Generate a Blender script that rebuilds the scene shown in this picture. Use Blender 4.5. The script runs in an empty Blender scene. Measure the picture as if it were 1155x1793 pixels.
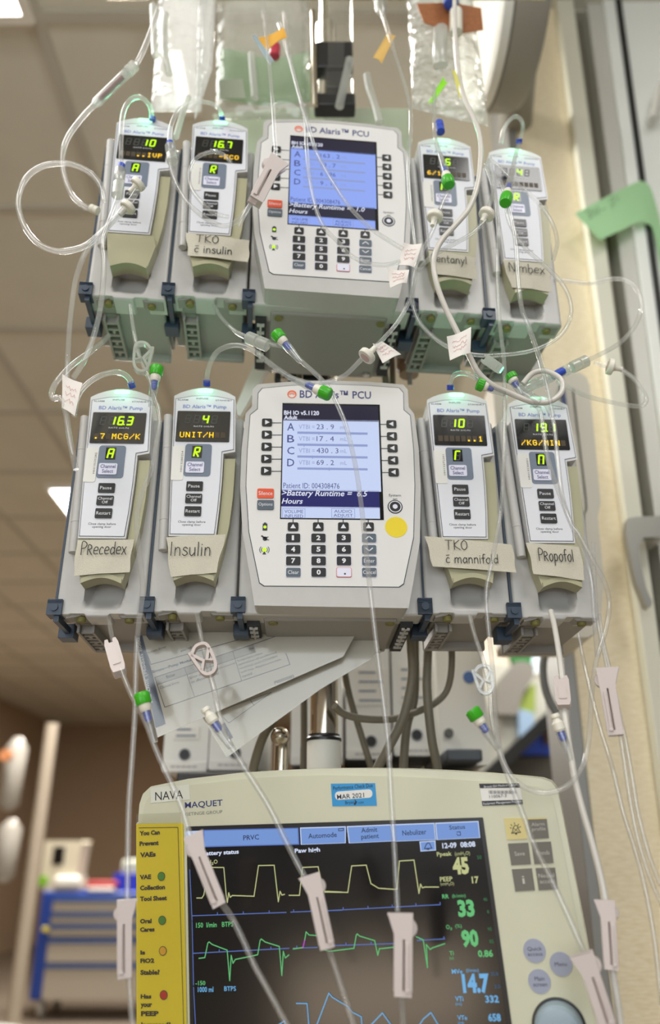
import bpy, bmesh, math, random
from mathutils import Matrix, Vector, Euler, noise
random.seed(7)
C = bpy.context.scene.collection
SC = bpy.context.scene

# ---------------------------------------------------------------- camera, light, exposure
F, TH, CX, CY, CZ = 1400.0, math.radians(23.0), 577.5, 896.5, 1.2
cam = bpy.data.cameras.new('camera')
camo = bpy.data.objects.new('camera', cam); C.objects.link(camo)
camo.location = (0, 0, CZ); camo.rotation_euler = (math.radians(90) + TH, 0, 0)
cam.sensor_fit = 'VERTICAL'; cam.sensor_height = 36.0; cam.lens = 36.0 * F / 1793.0
cam.clip_start = 0.02; cam.clip_end = 60
cam.dof.use_dof = True; cam.dof.focus_distance = 0.735; cam.dof.aperture_fstop = 3.0; cam.dof.aperture_blades = 0
SC.camera = camo
SC.view_settings.view_transform = 'Standard'; SC.view_settings.look = 'None'
SC.view_settings.exposure = 0.14; SC.view_settings.gamma = 1.0
SC.view_settings.use_curve_mapping = False
SC.cycles.transparent_max_bounces = 32
SC.cycles.max_bounces = 10
SC.cycles.sample_clamp_indirect = 4.0
SC.cycles.caustics_reflective = False; SC.cycles.caustics_refractive = False

w = bpy.data.worlds.new('room_ambient'); SC.world = w; w.use_nodes = True
w.node_tree.nodes['Background'].inputs[0].default_value = (1.0, 0.97, 0.93, 1)
w.node_tree.nodes['Background'].inputs[1].default_value = 0.14

def area(name, loc, rot, sx, sy, power, col):
    l = bpy.data.lights.new(name, 'AREA'); l.shape = 'RECTANGLE'; l.size = sx; l.size_y = sy
    l.energy = power; l.color = col
    o = bpy.data.objects.new(name, l); C.objects.link(o); o.location = loc; o.rotation_euler = rot
    return o
# room ceiling troffers, plus unseen ones without housings added to light the room
area('troffer_and_fill', (-1.10, -0.75, 2.96), (0, 0, 0), 0.55, 1.15, 17, (1, 0.98, 0.95))
area('troffer_and_fill', (0.85, -0.75, 2.96), (0, 0, 0), 0.55, 1.15, 19, (1, 0.98, 0.95))
area('troffer_and_fill', (-1.20, 4.0, 2.95), (0, 0, 0), 0.5, 1.0, 75, (1, 0.96, 0.90))
area('troffer_and_fill', (1.25, 2.6, 2.95), (0, 0, 0), 0.55, 1.15, 36, (1, 0.96, 0.90))
area('troffer_and_fill', (-2.0, 7.0, 2.95), (0, 0, 0), 0.55, 1.15, 130, (1, 0.95, 0.88))  # unseen fill added to brighten the dark far wall
area('troffer_and_fill', (1.5, 8.0, 2.95), (0, 0, 0), 0.55, 1.15, 120, (1, 0.95, 0.88))  # also unseen, added to lift the far ceiling
area('bag_fill_spot', (-0.30, 1.20, 2.95), (0, 0, 0), 0.22, 0.22, 16, (1, 0.98, 0.94))  # added lamp that makes the top left bags glow white
# unseen fill panels added to brighten the ceiling, behind right-hand wall end and camera
area('ceiling_fill_up', (1.75, 1.9, 2.25), (math.radians(180), math.radians(-12), 0), 0.9, 0.3, 14, (1, 0.97, 0.92))
area('ceiling_fill_up', (-0.9, -1.9, 2.2), (math.radians(165), 0, 0), 1.2, 0.3, 22, (1, 0.97, 0.92))
# unseen cool fill panel added behind the camera to light the fronts softly
area('cool_front_fill', (-0.5, -2.35, 1.45), (math.radians(90), 0, 0), 2.8, 1.4, 38, (0.92, 0.97, 1.0))
# unseen warm panel added behind the camera, to be mirrored in the monitor glass
area('warm_reflection_panel', (-1.25, -1.6, 0.16), (math.radians(90), 0, math.radians(-38)), 0.75, 0.30, 3.2, (1, 0.80, 0.58))

# ---------------------------------------------------------------- picture geometry: a pixel's ray met at a real distance
cT, sT = math.cos(TH), math.sin(TH)
def ray(px, py):
    a = (px - CX) / F; b = (CY - py) / F
    return Vector((a, cT - b * sT, sT + b * cT))
def at(px, py, Y):
    r = ray(px, py); return r * (Y / r.y) + Vector((0, 0, CZ))
def atz(px, py, z):
    r = ray(px, py); return r * ((z - CZ) / r.z) + Vector((0, 0, CZ))
def rowmat(p):
    x, y, z, yaw, pit, roll = p
    return Matrix.Translation((x, y, z)) @ Matrix.Rotation(yaw, 4, 'Z') @ Matrix.Rotation(pit, 4, 'X') @ Matrix.Rotation(roll, 4, 'Y')
def loc(M, px, py, y=0.0):
    Mi = M.inverted(); o = Mi @ Vector((0, 0, CZ)); d = Mi.to_3x3() @ ray(px, py)
    q = o + d * ((y - o.y) / d.y); return q.x, q.z

# ---------------------------------------------------------------- materials
def lin(c):
    def f(v):
        v /= 255.0
        return v / 12.92 if v <= 0.04045 else ((v + 0.055) / 1.055) ** 2.4
    return (f(c[0]), f(c[1]), f(c[2]), 1)
MATS = {}
def mat(name, col, rough=0.45, metal=0.0, spec=0.5, emit=None, es=1.0, noise_amt=0.0, nscale=60, bump=0.0, coat=0.0):
    if name in MATS: return MATS[name]
    m = bpy.data.materials.new(name); m.use_nodes = True; nt = m.node_tree; b = nt.nodes['Principled BSDF']
    b.inputs['Base Color'].default_value = lin(col); b.inputs['Roughness'].default_value = rough
    b.inputs['Metallic'].default_value = metal; b.inputs['Specular IOR Level'].default_value = spec
    b.inputs['Coat Weight'].default_value = coat
    if emit:
        b.inputs['Emission Color'].default_value = lin(emit); b.inputs['Emission Strength'].default_value = es
    if noise_amt or bump:
        tc = nt.nodes.new('ShaderNodeTexCoord'); n = nt.nodes.new('ShaderNodeTexNoise'); n.inputs['Scale'].default_value = nscale
        n.inputs['Detail'].default_value = 3
        nt.links.new(tc.outputs['Object'], n.inputs['Vector'])
        if noise_amt:
            r = nt.nodes.new('ShaderNodeValToRGB'); l = lin(col)
            r.color_ramp.elements[0].position = 0.3; r.color_ramp.elements[1].position = 0.7
            r.color_ramp.elements[0].color = tuple(v * (1 - noise_amt) for v in l[:3]) + (1,)
            r.color_ramp.elements[1].color = tuple(min(1, v * (1 + noise_amt)) for v in l[:3]) + (1,)
            nt.links.new(n.outputs['Fac'], r.inputs['Fac']); nt.links.new(r.outputs['Color'], b.inputs['Base Color'])
        if bump:
            bp = nt.nodes.new('ShaderNodeBump'); bp.inputs['Strength'].default_value = bump; bp.inputs['Distance'].default_value = 0.002
            nt.links.new(n.outputs['Fac'], bp.inputs['Height']); nt.links.new(bp.outputs['Normal'], b.inputs['Normal'])
    MATS[name] = m; return m
def glow(name, col, s=1.0):
    if name in MATS: return MATS[name]
    m = bpy.data.materials.new(name); m.use_nodes = True; nt = m.node_tree
    b = nt.nodes['Principled BSDF']; b.inputs['Base Color'].default_value = (0.01, 0.01, 0.01, 1); b.inputs['Roughness'].default_value = 0.3
    b.inputs['Specular IOR Level'].default_value = 0.2
    b.inputs['Emission Color'].default_value = lin(col); b.inputs['Emission Strength'].default_value = s
    MATS[name] = m; return m
def clear(name, tint=(245, 248, 248), body=0.10, ior=1.45, rough=0.03, bumpy=0.0, bscale=30, bodycol=(235, 235, 232)):
    """clear plastic: see-through, glossy by Fresnel, a little milky"""
    if name in MATS: return MATS[name]
    m = bpy.data.materials.new(name); m.use_nodes = True; nt = m.node_tree; nt.nodes.clear()
    out = nt.nodes.new('ShaderNodeOutputMaterial')
    tr = nt.nodes.new('ShaderNodeBsdfTransparent'); tr.inputs[0].default_value = lin(tint)
    gl = nt.nodes.new('ShaderNodeBsdfGlossy'); gl.inputs['Roughness'].default_value = rough
    df = nt.nodes.new('ShaderNodeBsdfDiffuse'); df.inputs[0].default_value = lin(bodycol)
    tl = nt.nodes.new('ShaderNodeBsdfTranslucent'); tl.inputs[0].default_value = lin(bodycol)
    lw = nt.nodes.new('ShaderNodeLayerWeight'); lw.inputs['Blend'].default_value = 0.5
    pw = nt.nodes.new('ShaderNodeMath'); pw.operation = 'POWER'; pw.inputs[1].default_value = 4.0
    fr = nt.nodes.new('ShaderNodeMath'); fr.operation = 'MULTIPLY_ADD'; f0 = ((ior-1)/(ior+1))**2; fr.inputs[1].default_value = 0.75; fr.inputs[2].default_value = f0*2.2
    nt.links.new(lw.outputs['Facing'], pw.inputs[0]); nt.links.new(pw.outputs[0], fr.inputs[0])
    m0 = nt.nodes.new('ShaderNodeMixShader'); m0.inputs[0].default_value = 0.5
    m1 = nt.nodes.new('ShaderNodeMixShader'); m1.inputs[0].default_value = body
    m2 = nt.nodes.new('ShaderNodeMixShader')
    L = nt.links.new
    L(df.outputs[0], m0.inputs[1]); L(tl.outputs[0], m0.inputs[2])
    L(tr.outputs[0], m1.inputs[1]); L(m0.outputs[0], m1.inputs[2])
    L(fr.outputs[0], m2.inputs[0]); L(m1.outputs[0], m2.inputs[1]); L(gl.outputs[0], m2.inputs[2]); L(m2.outputs[0], out.inputs[0])
    if bumpy:
        tc = nt.nodes.new('ShaderNodeTexCoord'); n = nt.nodes.new('ShaderNodeTexNoise'); n.inputs['Scale'].default_value = bscale; n.inputs['Detail'].default_value = 2
        bp = nt.nodes.new('ShaderNodeBump'); bp.inputs['Strength'].default_value = bumpy; bp.inputs['Distance'].default_value = 0.01
        L(tc.outputs['Object'], n.inputs['Vector']); L(n.outputs['Fac'], bp.inputs['Height'])
        for q in (gl, lw, df): L(bp.outputs['Normal'], q.inputs['Normal'])
    MATS[name] = m; return m
def glass(name, col=(245, 248, 250), ior=1.33, rough=0.0):
    if name in MATS: return MATS[name]
    m = mat(name, col, rough); b = m.node_tree.nodes['Principled BSDF']
    b.inputs['Transmission Weight'].default_value = 1.0; b.inputs['IOR'].default_value = ior
    return m

# ---------------------------------------------------------------- mesh builder
_TXT = {}
def textmesh(s, off=0.0, shear=0.0):
    k = (s, off, shear)
    if k not in _TXT:
        cu = bpy.data.curves.new('t', 'FONT'); cu.body = s; cu.size = 1.0; cu.resolution_u = 2; cu.offset = off; cu.shear = shear
        cu.align_x = 'CENTER'; cu.space_line = 0.95
        o = bpy.data.objects.new('t', cu); C.objects.link(o)
        dg = bpy.context.evaluated_depsgraph_get(); me = bpy.data.meshes.new_from_object(o.evaluated_get(dg))
        vs = [v.co.copy() for v in me.vertices]; fs = [tuple(p.vertices) for p in me.polygons]
        bpy.data.objects.remove(o); bpy.data.curves.remove(cu); bpy.data.meshes.remove(me)
        if vs:
            x0 = min(v.x for v in vs); x1 = max(v.x for v in vs); y0 = min(v.y for v in vs); y1 = max(v.y for v in vs)
        else: x0, x1, y0, y1 = 0, 1, 0, 1
        _TXT[k] = (vs, fs, x0, x1, y0, y1)
    return _TXT[k]

class G:
    def __init__(s): s.v = []; s.f = []; s.m = []; s.sm = []; s.T = None
    def add(s, vs, fs, mi=0, smooth=True):
        b = len(s.v)
        s.v += [tuple(s.T @ Vector(v)) if s.T else tuple(v) for v in vs]
        for f in fs: s.f.append(tuple(b + i for i in f)); s.m.append(mi); s.sm.append(smooth)
        return s
    def box(s, x0, x1, y0, y1, z0, z1, mi=0):
        v = [(x0,y0,z0),(x1,y0,z0),(x1,y1,z0),(x0,y1,z0),(x0,y0,z1),(x1,y0,z1),(x1,y1,z1),(x0,y1,z1)]
        return s.add(v, [(0,3,2,1),(4,5,6,7),(0,1,5,4),(1,2,6,5),(2,3,7,6),(3,0,4,7)], mi)
    def prism(s, pts, y0, y1, mi=0, side=None):
        """outline in x,z (anticlockwise seen from -y) from y0 (front) back to y1"""
        n = len(pts)
        A = sum(pts[i][0]*pts[(i+1)%n][1]-pts[(i+1)%n][0]*pts[i][1] for i in range(n))
        if A < 0: pts = pts[::-1]
        v = [(p[0], y0, p[1]) for p in pts] + [(p[0], y1, p[1]) for p in pts]
        s.add(v, [tuple(range(n)), tuple(range(2*n-1, n-1, -1))], mi)
        s.add(v, [(i, i+n, (i+1)%n+n, (i+1)%n) for i in range(n)], mi if side is None else side)
        return s
    def cyl(s, p0, p1, r0, r1=None, n=20, mi=0, cap=True):
        r1 = r0 if r1 is None else r1
        p0 = Vector(p0); p1 = Vector(p1); d = (p1-p0).normalized(); u = d.orthogonal().normalized(); w_ = d.cross(u)
        v = []
        for p, r in ((p0, r0), (p1, r1)):
            v += [p + (u*math.cos(2*math.pi*i/n)+w_*math.sin(2*math.pi*i/n))*r for i in range(n)]
        f = [(i, (i+1)%n, (i+1)%n+n, i+n) for i in range(n)]
        if cap: f += [tuple(range(n-1,-1,-1)), tuple(range(n, 2*n))]
        return s.add(v, f, mi)
    def lathe(s, p0, d, prof, n=24, mi=0, ribs=0, u=None):
        """prof: list of (distance along d, radius, [material])"""
        p0 = Vector(p0); d = Vector(d).normalized(); u = d.orthogonal().normalized(); w_ = d.cross(u)
        v = []
        for q in prof:
            for i in range(n):
                rr = q[1] * (1 + (ribs if i % 2 else 0)); a = 2*math.pi*i/n
                v.append(p0 + d*q[0] + (u*math.cos(a)+w_*math.sin(a))*rr)
        for k in range(len(prof)-1):
            mm = prof[k][2] if len(prof[k]) > 2 else mi
            b = [(k*n+i, k*n+(i+1)%n, (k+1)*n+(i+1)%n, (k+1)*n+i) for i in range(n)]
            s_v = v if k == 0 else None
            if k == 0: base = len(s.v); s.v += [tuple(s.T @ Vector(q)) if s.T else tuple(q) for q in v]
            for f in b: s.f.append(tuple(base+i for i in f)); s.m.append(mm); s.sm.append(True)
        s.f.append(tuple(base+i for i in range(n-1,-1,-1))); s.m.append(prof[0][2] if len(prof[0])>2 else mi); s.sm.append(True)
        k = len(prof)-1
        s.f.append(tuple(base+k*n+i for i in range(n))); s.m.append(prof[-2][2] if len(prof[-2])>2 else mi); s.sm.append(True)
        return s
    def tube(s, pts, r, n=10, mi=0, sub=6, cap=True, rs=None):
        P = smooth_path(pts, sub); m = len(P)
        t = [(P[min(i+1,m-1)]-P[max(i-1,0)]).normalized() for i in range(m)]
        u = t[0].orthogonal().normalized(); v = []
        for i in range(m):
            u = (u - t[i]*u.dot(t[i])).normalized(); w_ = t[i].cross(u)
            rr = r if rs is None else rs[0] + (rs[1]-rs[0])*i/(m-1)
            v += [P[i] + (u*math.cos(2*math.pi*k/n)+w_*math.sin(2*math.pi*k/n))*rr for k in range(n)]
        f = [(i*n+k, i*n+(k+1)%n, (i+1)*n+(k+1)%n, (i+1)*n+k) for i in range(m-1) for k in range(n)]
        if cap: f += [tuple(range(n-1,-1,-1)), tuple(range((m-1)*n, m*n))]
        return s.add(v, f, mi)
    def quad(s, a, b, c, d, mi=0): return s.add([a, b, c, d], [(0,1,2,3)], mi)
    def rect(s, x0, x1, z0, z1, y, mi=0): return s.add([(x0,y,z0),(x1,y,z0),(x1,y,z1),(x0,y,z1)], [(0,1,2,3)], mi)
    def line(s, p, q, wd, y, mi=0):
        a = Vector((p[0],0,p[1])); b = Vector((q[0],0,q[1])); d = (b-a)
        if d.length < 1e-9: return s
        d = d.normalized(); nrm = Vector((-d.z,0,d.x))*wd*0.5; e = d*wd*0.35
        pts = [a-e-nrm, b+e-nrm, b+e+nrm, a-e+nrm]
        return s.add([(c.x, y, c.z) for c in pts], [(0,1,2,3)], mi)
    def poly(s, pts, wd, y, mi=0, closed=False):
        for i in range(len(pts)-(0 if closed else 1)): s.line(pts[i], pts[(i+1)%len(pts)], wd, y, mi)
        return s
    def frame(s, x0, x1, z0, z1, wd, y, mi=0): return s.poly([(x0,z0),(x1,z0),(x1,z1),(x0,z1)], wd, y, mi, True)
    def disc(s, x, z, r, y, mi=0, n=28):
        return s.add([(x+r*math.cos(2*math.pi*i/n), y, z+r*math.sin(2*math.pi*i/n)) for i in range(n)], [tuple(range(n))], mi)
    def text(s, t, x0, x1, z0, z1, y, mi=0, off=0.012, shear=0.0, rot=None):
        vs, fs, a0, a1, b0, b1 = textmesh(t, off, shear)
        if not vs: return s
        kx = (x1-x0)/max(1e-6, a1-a0); kz = (z1-z0)/max(1e-6, b1-b0)
        q = [((v.x-a0)*kx, (v.y-b0)*kz) for v in vs]
        if rot is None: return s.add([(x0+a, y, z0+b) for a, b in q], fs, mi)
        W, H = x1-x0, z1-z0; cx, cz = (x0+x1)/2, (z0+z1)/2; c_, s_ = math.cos(rot), math.sin(rot)
        return s.add([(cx+(a-W/2)*c_-(b-H/2)*s_, y, cz+(a-W/2)*s_+(b-H/2)*c_) for a, b in q], fs, mi)
    def obj(s, name, mats, parent=None, bevel=0.0, seg=2, angle=40, label=None, sharp=35):
        me = bpy.data.meshes.new(name); me.from_pydata(s.v, [], s.f); me.update()
        if not isinstance(mats, (list, tuple)): mats = [mats]
        for m in mats: me.materials.append(m)
        me.polygons.foreach_set('material_index', s.m); me.polygons.foreach_set('use_smooth', s.sm)
        try: me.set_sharp_from_angle(angle=math.radians(sharp))
        except Exception: pass
        o = bpy.data.objects.new(name, me); C.objects.link(o)
        if parent is not None: o.parent = parent
        if bevel:
            b = o.modifiers.new('bevel', 'BEVEL'); b.width = bevel; b.segments = seg; b.limit_method = 'ANGLE'; b.angle_limit = math.radians(angle); b.harden_normals = False
        if label: o['label'] = label
        return o

def smooth_path(pts, sub=6):
    P = [Vector(p) for p in pts]
    if len(P) < 3 or sub <= 1: return P
    out = []
    for i in range(len(P)-1):
        a = P[i-1] if i else P[0]*2-P[1]; b = P[i]; c = P[i+1]; d = P[i+2] if i+2 < len(P) else P[-1]*2-P[-2]
        for k in range(sub):
            t = k/sub
            out.append(0.5*((2*b)+(c-a)*t+(2*a-5*b+4*c-d)*t*t+(3*b-a-3*c+d)*t**3))
    out.append(P[-1]); return out
def rrect(x0, x1, z0, z1, r, n=4):
    pts = []
    for cx, cz, a0 in ((x1-r, z0+r, -90), (x1-r, z1-r, 0), (x0+r, z1-r, 90), (x0+r, z0+r, 180)):
        for i in range(n+1):
            a = math.radians(a0+90*i/n); pts.append((cx+r*math.cos(a), cz+r*math.sin(a)))
    return pts
def thing(name, label, cat, M=None, group=None):
    o = bpy.data.objects.new(name, None); C.objects.link(o); o.empty_display_size = 0.02
    if M is not None: o.matrix_world = M if isinstance(M, Matrix) else Matrix.Translation(M)
    o['label'] = label; o['category'] = cat
    if group: o['group'] = group
    return o
def tag(o, label, cat, group=None, kind=None):
    o['label'] = label; o['category'] = cat
    if group: o['group'] = group
    if kind: o['kind'] = kind
    return o
def struct(o):
    o['kind'] = 'structure'; return o
def axis_mat(p, down, face=None):
    """local -z runs along down, local -y looks to the camera"""
    p = Vector(p); z = -Vector(down).normalized(); f = (Vector((0,0,CZ))-p).normalized() if face is None else Vector(face)
    y = -(f - z*f.dot(z)).normalized(); x = y.cross(z)
    M = Matrix((x, y, z)).transposed().to_4x4(); M.translation = p; return M
# ================================================================= room
M_ceil = mat('ceiling_tile', (212, 208, 192), 0.9, noise_amt=0.03, nscale=5)
M_bar = mat('ceiling_bar', (188, 183, 168), 0.7)
M_diff = glow('lamp_diffuser', (255, 254, 250), 7.0)
M_wall = mat('tan_wall', (166, 142, 116), 0.85, noise_amt=0.02, nscale=3)
M_floor = mat('floor_vinyl', (128, 116, 102), 0.45, noise_amt=0.04, nscale=3)
M_wallr = mat('cream_wall', (232, 214, 172), 0.7)
def wood_grain():
    m = MATS['cream_wall']; nt = m.node_tree; b = nt.nodes['Principled BSDF']
    tc = nt.nodes.new('ShaderNodeTexCoord'); mp = nt.nodes.new('ShaderNodeMapping'); mp.inputs['Scale'].default_value = (60, 60, 420)
    mp.inputs['Rotation'].default_value = (0, math.radians(12), 0)
    n = nt.nodes.new('ShaderNodeTexNoise'); n.inputs['Scale'].default_value = 1.0; n.inputs['Detail'].default_value = 3
    r = nt.nodes.new('ShaderNodeValToRGB'); r.color_ramp.elements[0].position = 0.32; r.color_ramp.elements[1].position = 0.68
    r.color_ramp.elements[0].color = lin((228, 212, 176)); r.color_ramp.elements[1].color = lin((246, 234, 206))
    nt.links.new(tc.outputs['Object'], mp.inputs['Vector']); nt.links.new(mp.outputs['Vector'], n.inputs['Vector'])
    nt.links.new(n.outputs['Fac'], r.inputs['Fac']); nt.links.new(r.outputs['Color'], b.inputs['Base Color'])
wood_grain()
g = G(); g.box(-4.2, 5.0, -2.4, 12.6, 3.0, 3.06); struct(g.obj('ceiling', [M_ceil]))
g = G(); g.box(-4.3, 5.0, 12.6, 12.7, 0.0, 3.0); struct(g.obj('wall_back', [M_wall]))
g = G(); g.box(-4.3, -4.2, -2.4, 12.6, 0.0, 3.0); struct(g.obj('wall_left', [M_wall]))
g = G(); g.box(5.0, 5.1, 3.0, 12.7, 0.0, 3.0); struct(g.obj('wall_right', [M_wall]))
g = G(); g.box(-4.3, 5.0, -2.4, 12.7, -0.05, 0.0); struct(g.obj('floor', [M_floor]))
# ceiling grid
g = G()
yb = atz(500, 365, 3.0).y; yb0 = yb
ys = []
y = yb0-0.61*3
while y < 12.5: ys.append(y); y += 0.61
pA = atz(65, 30, 3.0); xb = pA.x
for y in ys: g.box(-4.2, 5.0, y-0.014, y+0.014, 2.992, 3.0)
k = -10
while xb+0.61*k < 5: 
    x = xb+0.61*k
    if x > -4.2: g.box(x-0.014, x+0.014, -2.4, 12.6, 2.9925, 3.0)
    k += 1
struct(g.obj('trim_1', [M_bar]))
def ceiling_light(label, x0, x1, y0, y1):
    t = thing('ceiling_light', label, 'ceiling light', (x0, y0, 2.98), 'square ceiling lights')
    W, D = x1-x0, y1-y0
    g = G(); g.box(0.02, W-0.02, 0.02, D-0.02, 0.001, 0.006); g.obj('diffuser', [M_diff], t)
    g = G()
    for a in ((0, W, 0, 0.022), (0, W, D-0.022, D), (0, 0.022, 0.022, D-0.022), (W-0.022, W, 0.022, D-0.022)): g.box(*a, -0.004, 0.02)
    g.obj('frame', [mat('lamp_frame_white', (232, 228, 216), 0.5)], t)
p = atz(63, 32, 3.0); ceiling_light('bright ceiling light at the top left corner above the pumps', p.x-0.60, p.x, p.y-1.2, p.y)
a = atz(78, 848, 3.0); ceiling_light('bright ceiling light farther back, beside left edge of lower pumps', a.x, a.x+0.6, a.y, a.y+0.61)

a = atz(276, 62, 3.0); b = atz(352, 190, 3.0); ceiling_light('added ceiling panel that whitens the top left bags', a.x, b.x, a.y, b.y)  # made-up panel, put behind the bags to blow them out

# right side: cream wall end, door frame and sliding door, all at arm's length behind the pumps
DY = 1.25
def strip(name, xa0, xa1, y0, y1, m, slope0=0.131, slope1=0.131, part=None):
    """upright member seen between x=xa0..xa1 at the top of the picture, running y0..y1 deep, floor to ceiling"""
    def xz(xp, sl, Y):
        a = at(xp, 0, DY); b = at(xp+sl*1420, 1420, DY); d = (b-a)/(b.z-a.z)
        return [a+d*(3.0-a.z), a+d*(0.0-a.z)]
    l = xz(xa0, slope0, DY); r = xz(xa1, slope1, DY)
    g = G(); v = []
    for Y in (y0, y1):
        for q in (l[1], r[1], r[0], l[0]): v.append((q.x, Y, q.z))
    g.add(v, [(0,1,2,3),(7,6,5,4),(0,4,5,1),(1,5,6,2),(2,6,7,3),(3,7,4,0)], 0)
    return g.obj(name, [m], part, bevel=0.002)
M_edge = mat('grey_metal_edge', (150, 150, 146), 0.4, metal=0.3)
M_jamb = mat('pale_green_paint', (228, 226, 208), 0.4)
M_rec = mat('recess_shade_grey', (132, 126, 110), 0.6)  # darker grey stands in for the shade in the frame recess
M_alu = mat('aluminium', (214, 213, 205), 0.35, metal=0.15)
M_dwhite = mat('door_white', (246, 248, 243), 0.4)
M_gask = mat('black_gasket', (22, 24, 24), 0.5)
struct(strip('wall_front', 878, 967, DY, DY+0.12, M_wallr, 0.110, 0.131))
struct(strip('trim_2', 862, 878, DY-0.002, DY+0.13, M_edge, 0.106, 0.110))
struct(strip('trim_3', 967, 996, DY-0.025, DY+0.12, M_jamb))
struct(strip('trim_4', 996, 1022, DY+0.03, DY+0.12, M_rec))
struct(strip('trim_5', 1022, 1049, DY-0.012, DY+0.12, M_alu))
struct(strip('trim_6', 1049, 1070, DY-0.02, DY+0.12, M_dwhite))
struct(strip('trim_7', 1070, 1080, DY-0.024, DY+0.12, M_gask))
struct(strip('door_1', 1080, 1420, DY-0.016, DY+0.10, M_dwhite))
def px_prism(name, pts, Y, th, m, bevel=0.002, parent=None, **k):
    M = Matrix.Translation((0, Y, 0)); P = [(at(x, y, Y).x, at(x, y, Y).z) for x, y in pts]
    g = G(); g.prism(P, Y, Y+th); return g.obj(name, [m], parent, bevel=bevel, **k)
hd = px_prism('door_lever', [(1097,908),(1112,905),(1160,903),(1160,940),(1127,941),(1119,955),(1121,985),(1131,1030),(1142,1055),(1138,1064),(1130,1061),(1112,1017),(1101,965),(1095,930)], 1.17, 0.016, mat('lever_metal', (176, 175, 168), 0.32, metal=0.6), 0.004)
tag(hd, 'grey metal door lever with long curved grip on the white door', 'door handle')
p = at(1160, 905, 1.17); g = G(); g.cyl((p.x+0.002, 1.18, p.z-0.015), (p.x+0.002, DY, p.z-0.015), 0.012); g.obj('lever_stem', [M_alu], hd)
p = at(1158, 150, 1.2); q = at(1144, 208, 1.2); g = G(); g.cyl(p, q, 0.010, n=20)
dp = g.obj('pull_rod', [M_alu], None, bevel=0.002); tag(dp, 'round grey metal rod end at upper right door edge', 'door pull')
g = G(); g.cyl((p.x+0.004, 1.2, p.z), (p.x+0.004, DY, p.z), 0.008); g.obj('rod_bracket', [M_alu], dp)
# green sticky note
M_note = mat('green_paper', (176, 224, 170), 0.7)
top = [((1006,374),1.19),((1060,345),1.195),((1113,319),1.205),((1129,319),1.208),((1139,330),1.215),((1150,365),1.224),((1160,405),1.230)]
bot = [((1050,420),1.19),((1085,404),1.195),((1117,389),1.205),((1131,391),1.212),((1142,400),1.218),((1152,440),1.226),((1160,490),1.231)]
g = G(); T_ = [at(*p, Y) for p, Y in top]; B_ = [at(*p, Y) for p, Y in bot]
T_ = smooth_path(T_, 4); B_ = smooth_path(B_, 4); n = len(T_)
off = Vector((0, 0.0004, 0)); v = [q for q in T_]+[q for q in B_]+[q+off for q in T_]+[q+off for q in B_]
f = [(i, n+i, n+i+1, i+1) for i in range(n-1)]+[(2*n+i+1, 3*n+i+1, 3*n+i, 2*n+i) for i in range(n-1)]
g.add(v, f)
nt_ = g.obj('sticky_note', [M_note]); tag(nt_, 'light green sticky note curling off the door frame at right', 'sticky note')
g = G()
for st in ([(1024,372),(1031,366),(1036,370),(1030,376),(1037,378),(1030,383)], [(1040,366),(1047,363),(1048,372),(1041,375),(1040,366)], [(1053,368),(1060,364)], [(1064,350),(1072,346),(1078,342)], [(1072,346),(1074,358),(1068,361)], [(1082,345),(1080,352)]):
    W_ = [at(x, y, 1.1885) for x, y in st]
    for p, q in zip(W_[:-1], W_[1:]): g.line((p.x, p.z), (q.x, q.z), 0.0011, 1.1885)
g.obj('handwriting', [M_marker_ := mat('pencil_grey', (92, 118, 92), 0.6)], nt_)
# round white-rimmed drum at the top of the wall
c = at(858, -5, 0.98); R_ = 0.192
vw = ray(858, -5).normalized(); ux = (Vector((1, 0, 0))-vw*vw.x).normalized()
ax = (-ux*0.978-vw*0.208).normalized()
t = thing('wall_drum', 'round grey drum with white rim high on the right wall', 'round fixture', c)
g = G(); g.lathe(-ax*0.0, -ax, [(0.0, R_*0.93), (0.004, R_), (0.052, R_), (0.062, R_*0.97)], 64); g.obj('drum_shell', [mat('drum_grey', (150, 146, 134), 0.5)], t)
g = G(); g.lathe(ax*0.0, ax, [(0.0, R_*0.99), (0.016, R_*0.985), (0.022, R_*0.93), (0.016, R_*0.80), (0.008, R_*0.78)], 64); g.obj('rim', [mat('drum_white', (232, 231, 222), 0.4)], t)
g = G(); g.lathe(ax*0.005, ax, [(0.0, R_*0.79), (0.006, R_*0.78)], 48); g.obj('face', [mat('drum_face', (206, 203, 190), 0.45)], t)
g = G(); g.cyl(-ax*0.06, -ax*0.06+Vector((0.05, 0.30, 0)), 0.035); g.obj('bracket', [mat('drum_grey', (150,146,134))], t)
# ================================================================= infusion pump rows
LOW = rowmat((-0.2545, 0.7140, 1.3998, 0.0392, -0.0173, -0.0048))
UPP = rowmat((-0.2543, 0.6745, 1.7310, 0.0940, 0.0130, 0.0030))
M_house = mat('light_grey_plastic', (190, 189, 186), 0.34, noise_amt=0.02, nscale=90)
M_house_shade = mat('underside_shaded_plastic', (150, 147, 142), 0.5)  # housing plastic darkened: shade under the pumps is put into the colour
M_door = mat('door_grey_plastic', (208, 208, 210), 0.32)
M_plate = mat('membrane_white', (222, 224, 231), 0.42)
M_line = mat('dark_outline', (44, 54, 64), 0.5)
M_beige = mat('olive_beige_plastic', (172, 169, 138), 0.4)
M_black = mat('black_gloss', (16, 16, 17), 0.14)
M_key = mat('black_rubber_key', (27, 28, 30), 0.35)
M_white_ink = mat('white_ink', (225, 226, 232), 0.5)
M_dark_ink = mat('dark_ink', (52, 52, 58), 0.6)
M_blue_ink = mat('blue_ink', (92, 112, 190), 0.5)
M_navy_ink = mat('navy_ink', (52, 58, 118), 0.5)
M_slate = mat('slate_panel', (112, 124, 142), 0.4)
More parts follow.
